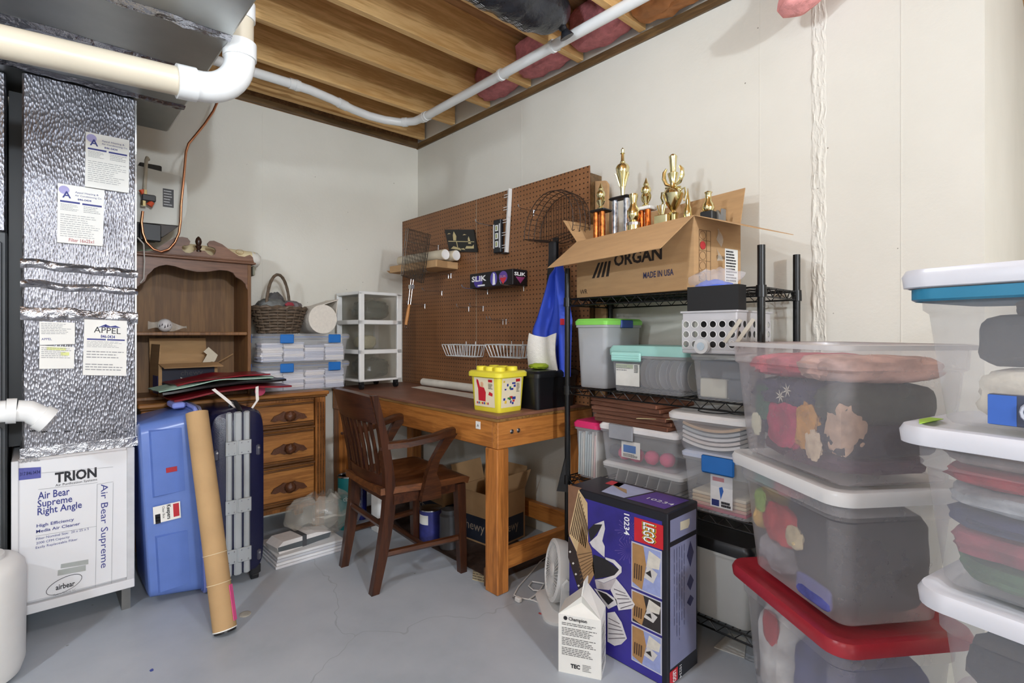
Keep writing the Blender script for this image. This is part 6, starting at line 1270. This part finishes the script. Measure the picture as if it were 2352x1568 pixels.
clB(.11, -.0, zz_+.048, (.21, .285, .055), (206,160,142), 57, 'peach floral fabric roll in the floral fabric tote')
clB(.0, .0, zz_+.10, (.455, .29, .04), (48,52,92), 53, 'navy fabric in the floral fabric tote')
clB(.0, .0, zz_+.14, (.46, .295, .045), (190,194,200), 54, 'pale grey floral fabric in the floral fabric tote')
clB(-.05, -.0, zz_+.185, (.36, .295, .035), (184,52,62), 55, 'red checked fabric in the floral fabric tote')
clB(.0, .0, zz_+.22, (.47, .30, .06), (160,142,138), 56, 'taupe fabric at the top of the floral fabric tote')
zz_ = zs_[1]+.01
clB(.03, .0, zz_, (.43, .275, .10), (206,188,156), 61, 'beige cloth at the bottom of the dark clothes tote'); clB(.03, .0, zz_+.10, (.455, .29, .11), (48,50,66), 62, 'dark navy cloth in the dark clothes tote'); clB(.10, -.0, zz_+.20, (.24, .27, .06), (44,66,62), 63, 'dark teal cloth at the top of the dark clothes tote')
p = Vector(inB(-.235, -.06, zs_[3]-.0025)); solo('lime_paper', MB().slab([p, p+fb_*.08-Vector((0,0,.0)), p+fb_*.08+gb*.05, p+gb*.05], .0012).move((0,0,.0005)) if False else MB().slab([Vector(inB(-.276,-.1,zs_[3]-.004)), Vector(inB(-.252,-.16,zs_[3]-.004)), Vector(inB(-.252,-.05,zs_[3]-.004)), Vector(inB(-.276,-.05,zs_[3]-.004))], .001), M((176,222,70), .6), 'lime green paper edge on the lid below the topmost right tote', 'paper')

# ================================================================ TOY BOX, CARTON AND FAN ON THE FLOOR
GX0, GX1, GY0, GY1, GH = 2.104, 2.523, -.662, -.468, .562
t = thing('toy_set_box', 'tall dark blue printed toy set box standing on the floor before the shelves', 'box', ((GX0+GX1)/2, (GY0+GY1)/2, 0)); L2, W2 = (GX1-GX0)/2, (GY1-GY0)/2
NB = M((50,42,132), .3, var=.35, vs=6); BK = M((22,22,30), .35)
part('carton_body', MB().rbox(-L2, L2, -W2, W2, 0, GH, .003), BK, t)
part('front_print', MB().box(-L2+.004, L2-.02, -W2-.0006, -W2-.0001, .004, GH-.03), NB, t)
yf = -W2-.0012
def fp(poly, c_, nm, k=0, rough=.4):      # flat print on the front; coordinates 0..1 across and up
    return part(nm, MB().add([(-L2+2*L2*u, yf-.0005*k, GH*v) for u, v in poly], [tuple(range(len(poly)))]), M(c_, rough, var=.08, vs=30), t)
def fx(pts, c_, nm, k=0):                # artwork outlines read off the photo, put flat on the box front
    q_ = [P(1290+x/3.212, 1080+y/3.212, 'Y', GY0-.0011-.0004*k) for x, y in pts]; o_ = Vector(t.location)
    q_ = [p-o_ for p in q_]
    return part(nm, MB().add(q_, [tuple(range(len(q_)))][:1]), M(c_, .4, var=.1, vs=30), t)
fx([(48,105),(150,130),(125,150),(62,420),(48,480)], (128,92,68), 'printed_terrace'); fx([(125,140),(190,240),(196,540),(110,600),(55,480),(62,420)], (206,178,134), 'printed_steps', 1)
for k in range(10): fx([(62+12*k,470+11*k),(68+12*k,474+11*k),(132+7*k,170+28*k),(127+7*k,166+26*k)], (70,50,34), 'printed_step_line', 2)
fx([(48,480),(110,600),(180,870),(130,900),(48,640)], (50,38,34), 'printed_terrace', 1); fx([(150,410),(222,590),(244,760),(182,880),(110,610)], (168,132,92), 'printed_steps', 2)
for k in range(8): fx([(118+3*k,620+30*k),(222+2*k,600+18*k),(223+2*k,606+18*k),(119+3*k,627+30*k)], (112,84,54), 'printed_step_line', 3)
for x, y in ((62,600),(85,685),(105,765),(125,850)): fx([(x,y-10),(x+9,y),(x,y+10),(x-9,y)], (226,222,214), 'printed_lamp', 3)
GLZ = (34,32,34); SHE = (214,210,210)
fx([(195,440),(240,395),(300,385),(290,420),(215,525)], GLZ, 'printed_glazing', 2); fx([(240,398),(312,370),(320,430),(300,520),(318,560),(316,642),(225,562),(206,530),(262,480),(300,398)], SHE, 'printed_shell', 3)
fx([(235,620),(325,655),(425,735),(392,775),(245,800),(225,700)], GLZ, 'printed_glazing', 2); fx([(320,640),(390,660),(442,712),(442,752),(400,792),(312,830),(245,806),(300,800),(390,772),(424,732),(380,684),(325,656)], SHE, 'printed_shell', 3); fx([(245,808),(312,832),(402,794),(402,850),(350,882),(258,872)], (186,178,180), 'printed_shell', 3)
fx([(404,800),(470,880),(540,988),(522,1020),(420,1032),(400,962),(360,882)], SHE, 'printed_shell', 4)
for k in range(5): fx([(385+12*k,870+36*k),(470+14*k,905+20*k),(472+14*k,911+20*k),(386+12*k,878+36*k)], (110,104,110), 'printed_rib', 5)
fx([(240,870),(330,900),(402,950),(412,990),(345,1022),(300,960)], SHE, 'printed_shell', 4); fx([(262,884),(330,912),(384,960),(344,992),(300,940)], GLZ, 'printed_glazing', 5)
fx([(338,1050),(392,1042),(442,1120),(482,1240),(440,1282),(390,1294),(338,1262)], SHE, 'printed_shell', 4)
for k in range(5): fx([(345,1085+38*k),(428+10*k,1128+26*k),(428+10*k,1135+26*k),(345,1092+38*k)], (120,114,118), 'printed_rib', 5)
for cx_, cy_ in ((490,440), (490,590)):
    for k in range(22): a = 2*PI*k/22; r_ = 62+18*(k % 3); fx([(cx_+14*math.cos(a),cy_+14*math.sin(a)),(cx_+r_*math.cos(a-.03),cy_+r_*math.sin(a-.03)),(cx_+r_*math.cos(a+.03),cy_+r_*math.sin(a+.03))], (104,88,158), 'printed_spark', 1)
part('red_logo_block', MB().box(L2-.125, L2-.015, yf-.0006, yf, GH*.785, GH*.925), M((196,32,44), .35), t)
text('LEGO', (L2-.088, yf-.0007, GH*.915), (0,0,-1), (1,0,0), .062, M((238,206,60), .4), t, fit=.066, bold=.085, world=False); text('LEGO', (L2-.088, yf-.0012, GH*.915), (0,0,-1), (1,0,0), .062, M((28,24,26), .4), t, fit=.066, bold=.05, world=False); text('LEGO', (L2-.088, yf-.0016, GH*.914), (0,0,-1), (1,0,0), .06, WH, t, fit=.064, bold=.012, world=False)
text('10234', (L2-.165, yf-.0006, GH*.93), (0,0,-1), (1,0,0), .03, WH, t, fit=.072, bold=.02, world=False)
for k, (za, zb) in enumerate(((.50,.775), (.29,.485), (.06,.275))):
    x0, x1 = L2-.136, L2-.02; fr_ = part('photo_inset_border', MB().box(x0, x1, yf-.0005, yf+.0002, GH*za, GH*zb), M((196,196,206), .4), t); z0_, z1_ = GH*za+.004, GH*zb-.004; x0 += .004; x1 -= .004
    def ip(poly, c_, nm, j=1): part(nm, MB().add([(x0+(x1-x0)*u, yf-.0006-.0005*j, z0_+(z1_-z0_)*v) for u, v in poly], [tuple(range(len(poly)))]), M(c_, .4, var=.1, vs=40), fr_)
    ip([(0,0),(1,0),(1,1),(0,1)], ((150,160,206), (46,40,40), (150,160,206))[k], 'inset_background', 0); ip([(0,.1),(.35,0),(.5,.6),(.4,1),(0,1)], (170,128,80), 'inset_ground'); ip([(.5,.55),(.95,.6),(1,.85),(.6,.95)], (214,208,196), 'inset_shell'); ip([(.42,.3),(.75,.25),(.9,.5),(.55,.62)], (206,202,198), 'inset_shell', 2); ip([(.48,.42),(.7,.36),(.66,.52)], (40,36,36), 'inset_shadow', 3)
    for j in range(4): ip([(.06+.08*j,.2),(.1+.08*j,.2),(.12+.08*j,.55),(.08+.08*j,.55)], (70,48,34), 'inset_column', 3)
xs_ = L2+.0006
part('side_panel_print', MB().box(xs_-.0004, xs_, -W2+.015, W2-.012, GH*.10, GH*.80), M((128,130,160), .4, var=.06), t); part('side_panel_print', MB().box(xs_-.0004, xs_, -W2+.015, W2-.012, GH*.83, GH*.955), M((128,130,160), .4, var=.06), t)
part('hand_hole', MB().prism([(-.02,GH*.87),(.03,GH*.865),(.04,GH*.885),(.04,GH*.915),(-.02,GH*.92)], 'X', xs_, xs_+.0006), M((206,196,170), .6), t)
for z, h in ((.70, .16), (.53, .10), (.42, .07)): part('diamond_print', MB().add([(xs_+.0005, .045, GH*(z-h/2)), (xs_+.0005, .068, GH*z), (xs_+.0005, .045, GH*(z+h/2)), (xs_+.0005, .022, GH*z)], [(0,1,2,3)]), M((34,32,80), .4), t)
part('side_print_lines', lines(MB(), [Vector((xs_+.0005, y, z)) for y, z in ((-W2+.03,GH*.78),(-W2+.03,GH*.2),(.012,GH*.2),(.012,GH*.78))], 5, .14, 6, .3), M((70,70,104), .5), t)
part('side_logo_block', MB().box(xs_-.0002, xs_+.0004, -W2+.012, -W2+.06, GH*.01, GH*.085), M((196,32,44), .35), t); text('LEGO', (xs_+.0006, -W2+.03, GH*.078), (0,0,-1), (0,1,0), .026, WH, t, fit=.036, bold=.03, world=False); text('10234', (xs_+.0006, -W2+.07, GH*.082), (0,0,-1), (0,1,0), .02, WH, t, fit=.042, world=False)
zt_ = GH+.0006
part('top_print', MB().add([(-L2+.13,-W2+.03,zt_),(.02,-W2+.03,zt_),(.05,W2-.02,zt_),(-L2+.10,W2-.02,zt_)], [(0,1,2,3)]), M((170,176,206), .4), t); part('top_print', MB().add([(.03,-W2+.03,zt_),(L2-.03,-W2+.03,zt_),(L2-.02,W2-.02,zt_),(.06,W2-.02,zt_)], [(0,1,2,3)]), M((84,56,140), .4), t); part('top_logo', MB().add([(-L2+.075,W2-.07,zt_),(-L2+.14,W2-.07,zt_),(-L2+.13,W2-.02,zt_),(-L2+.07,W2-.02,zt_)], [(0,1,2,3)]), M((196,32,44), .35), t)
part('top_print_shapes', MB().add([(-L2+.16,-.0,zt_+.0005),(.0,-.02,zt_+.0005),(-.03,.02,zt_+.0005),(-.1,.03,zt_+.0005)], [(0,1,2,3)]), M((170,138,96), .4), t); text('10234', (.08, -.02, zt_+.0006), (1,0,0), (0,1,0), .03, WH, t, fit=.1, world=False)
part('torn_corner', MB().rbox(-L2-.0005, -L2+.045, -W2-.0009, -W2-.0003, GH*.90, GH*.985, .0002), M((150,112,80), .7), t)
# milk-carton shaped mix box
t = thing('gable_carton', 'white gable-top carton of dry mix on the floor before the toy box', 'carton', (2.265, -.775, 0), R(29)); a, b, h1, h2 = .072, .05, .195, .30
CW = M((226,224,218), .45, var=.03)
part('carton_body', MB().box(-a, a, -b, b, 0, h1), CW, t)
part('gable_top', MB().add([(-a,-b,h1),(a,-b,h1),(a,b,h1),(-a,b,h1),(.006,-b*.7,h2-.04),(.012,b*.8,h2-.03),(0,-b*.25,h1+.03),(0,b*.4,h1+.03)], [(0,4,5,3),(1,2,5,4),(0,6,4),(1,4,6),(0,1,6),(2,7,5),(3,5,7),(2,3,7)]), CW, t)
part('gable_fin', MB().slab([(.006,-b*.7,h2-.041), (.012,b*.8,h2-.031), (.014,b*.7,h2-.002), (.012,-b*.5,h2+.004)], .003), CW, t)
text('Champion', (-a+.035, -b-.0006, h1-.016), (1,0,0), (0,0,1), .016, INK, t, fit=.062, bold=.02, world=False); part('leaf_mark', MB().cyl((-a+.024,-b-.0006,h1-.011), (-a+.024,-b,h1-.011), .007, n=10), INK, t)
part('printed_text', lines(MB(), [Vector((x, -b-.0003, z)) for x, z in ((-a+.012,.06),(a-.014,.06),(a-.014,h1-.024),(-a+.012,h1-.024))], 20, .42, 9, .25, gaps=6), M((90,88,86), .7), t)
text('TEC', (-a+.042, -b-.0006, .022), (1,0,0), (0,0,1), .018, INK, t, fit=.032, bold=.05, world=False); part('printed_text', lines(MB(), [Vector((x, -b-.0003, z)) for x, z in ((a-.062,.016),(a-.03,.016),(a-.03,.04),(a-.062,.04))], 5, .4, 3), M((90,88,86), .7), t); part('side_print', lines(MB(), [Vector((a+.0003, y, z)) for y, z in ((-b+.01,.02),(b-.01,.02),(b-.01,h1-.03),(-b+.01,h1-.03))], 22, .42, 12, .3, gaps=5), M((110,108,106), .7), t)
# fan
t = thing('desk_fan', 'small round white desk fan on the floor behind the toy box', 'fan', (1.95, -.545, 0), R(236))
FANW = M((228,228,226), .35, var=.02); HC = Vector((0, 0, .155))
FX = Matrix.Translation(HC) @ Matrix.Rotation(R(-8), 4, 'Y') @ Matrix.Rotation(PI/2, 4, 'Y')
part('housing', MB().lathe([(.04,-.075),(.09,-.06),(.116,-.02),(.122,.015),(.122,.03),(.108,.036),(.104,.028)], 40, cap=False).xf(FX), FANW, t, True)
for k in range(40):
    a = 2*PI*k/40; part('grille_vane', MB().tube([(.026*math.cos(a), .026*math.sin(a), .030), (.066*math.cos(a+.28), .066*math.sin(a+.28), .036), (.106*math.cos(a+.42), .106*math.sin(a+.42), .030)], .0016, 4).xf(FX), FANW, t)
part('grille_hub', MB().lathe([(.028,.026),(.026,.036),(.012,.040)], 24).xf(FX), FANW, t, True); part('motor_back', MB().lathe([(.02,-.09),(.04,-.075)], 24).xf(FX), FANW, t, True)
for k in range(3): a = 2*PI*k/3; part('blade', MB().sheet(lambda u, v: Vector(((.02+.075*u)*math.cos(a+.9*v), (.02+.075*u)*math.sin(a+.9*v), -.02+.025*v)), 6, 6, .002).xf(FX), FANW, t, True)
for s in (-1, 1): part('yoke_arm', MB().prism([(-.03,.012),(.035,.012),(.022,.155),(0,.175),(-.022,.155)], 'Y', s*.125, s*.125+.012*s), FANW, t); part('pivot_knob', MB().cyl((0,s*.137,.155), (0,s*.146,.155), .018, n=18), FANW, t, True)
part('base', MB().loft([rrect(.085, .14, .06, 0, 6), rrect(.085, .14, .06, .012, 6), rrect(.07, .125, .055, .02, 6)]), FANW, t, True)
cpx = [(1300,1290),(1262,1275),(1240,1290),(1215,1320),(1190,1348),(1181,1366),(1190,1372),(1225,1378),(1255,1392),(1262,1396)]
cw = MB().tube([P(x, y, 'Z', .004)+Vector((0,0,.0)) for x, y in cpx], .0032, 6)
t = thing('power_cord', 'white fan power cord with plug lying on the floor by the bench leg', 'cord', (1.8, -.65, 0)); part('cord', cw, FANW, t, True, world=True)
part('cord_loop', MB().tube([P(x, y, 'Z', .008) for x, y in ((1258,1358),(1225,1355),(1214,1345),(1222,1335),(1250,1340),(1235,1362),(1216,1375))], .0032, 6), FANW, t, True, world=True)
pp = P(1190, 1376, 'Z', .01); part('plug', MB().rbox(pp.x-.014, pp.x+.016, pp.y-.01, pp.y+.01, .0005, .02, .004), FANW, t, world=True); part('plug_prong', MB().box(pp.x-.03, pp.x-.0142, pp.y-.006, pp.y-.004, .006, .012).box(pp.x-.03, pp.x-.0142, pp.y+.004, pp.y+.006, .006, .012), STEEL, t, world=True)
# floor marks
for x, y, c_, lab in ((348,1538,(70,84,160),'small blue paint drop on the floor at lower left'), (1240,1408,(190,80,80),'tiny red fleck on the floor by the fan')):
    p = P(x, y, 'Z', .0006); solo('paint_fleck', MB().add([p+Vector((.010*math.cos(R(a))*(1+.4*math.sin(a)), .006*math.sin(R(a)), 0)) for a in range(0, 360, 45)], [tuple(range(8))]), M(c_, .7), lab, 'paint fleck')
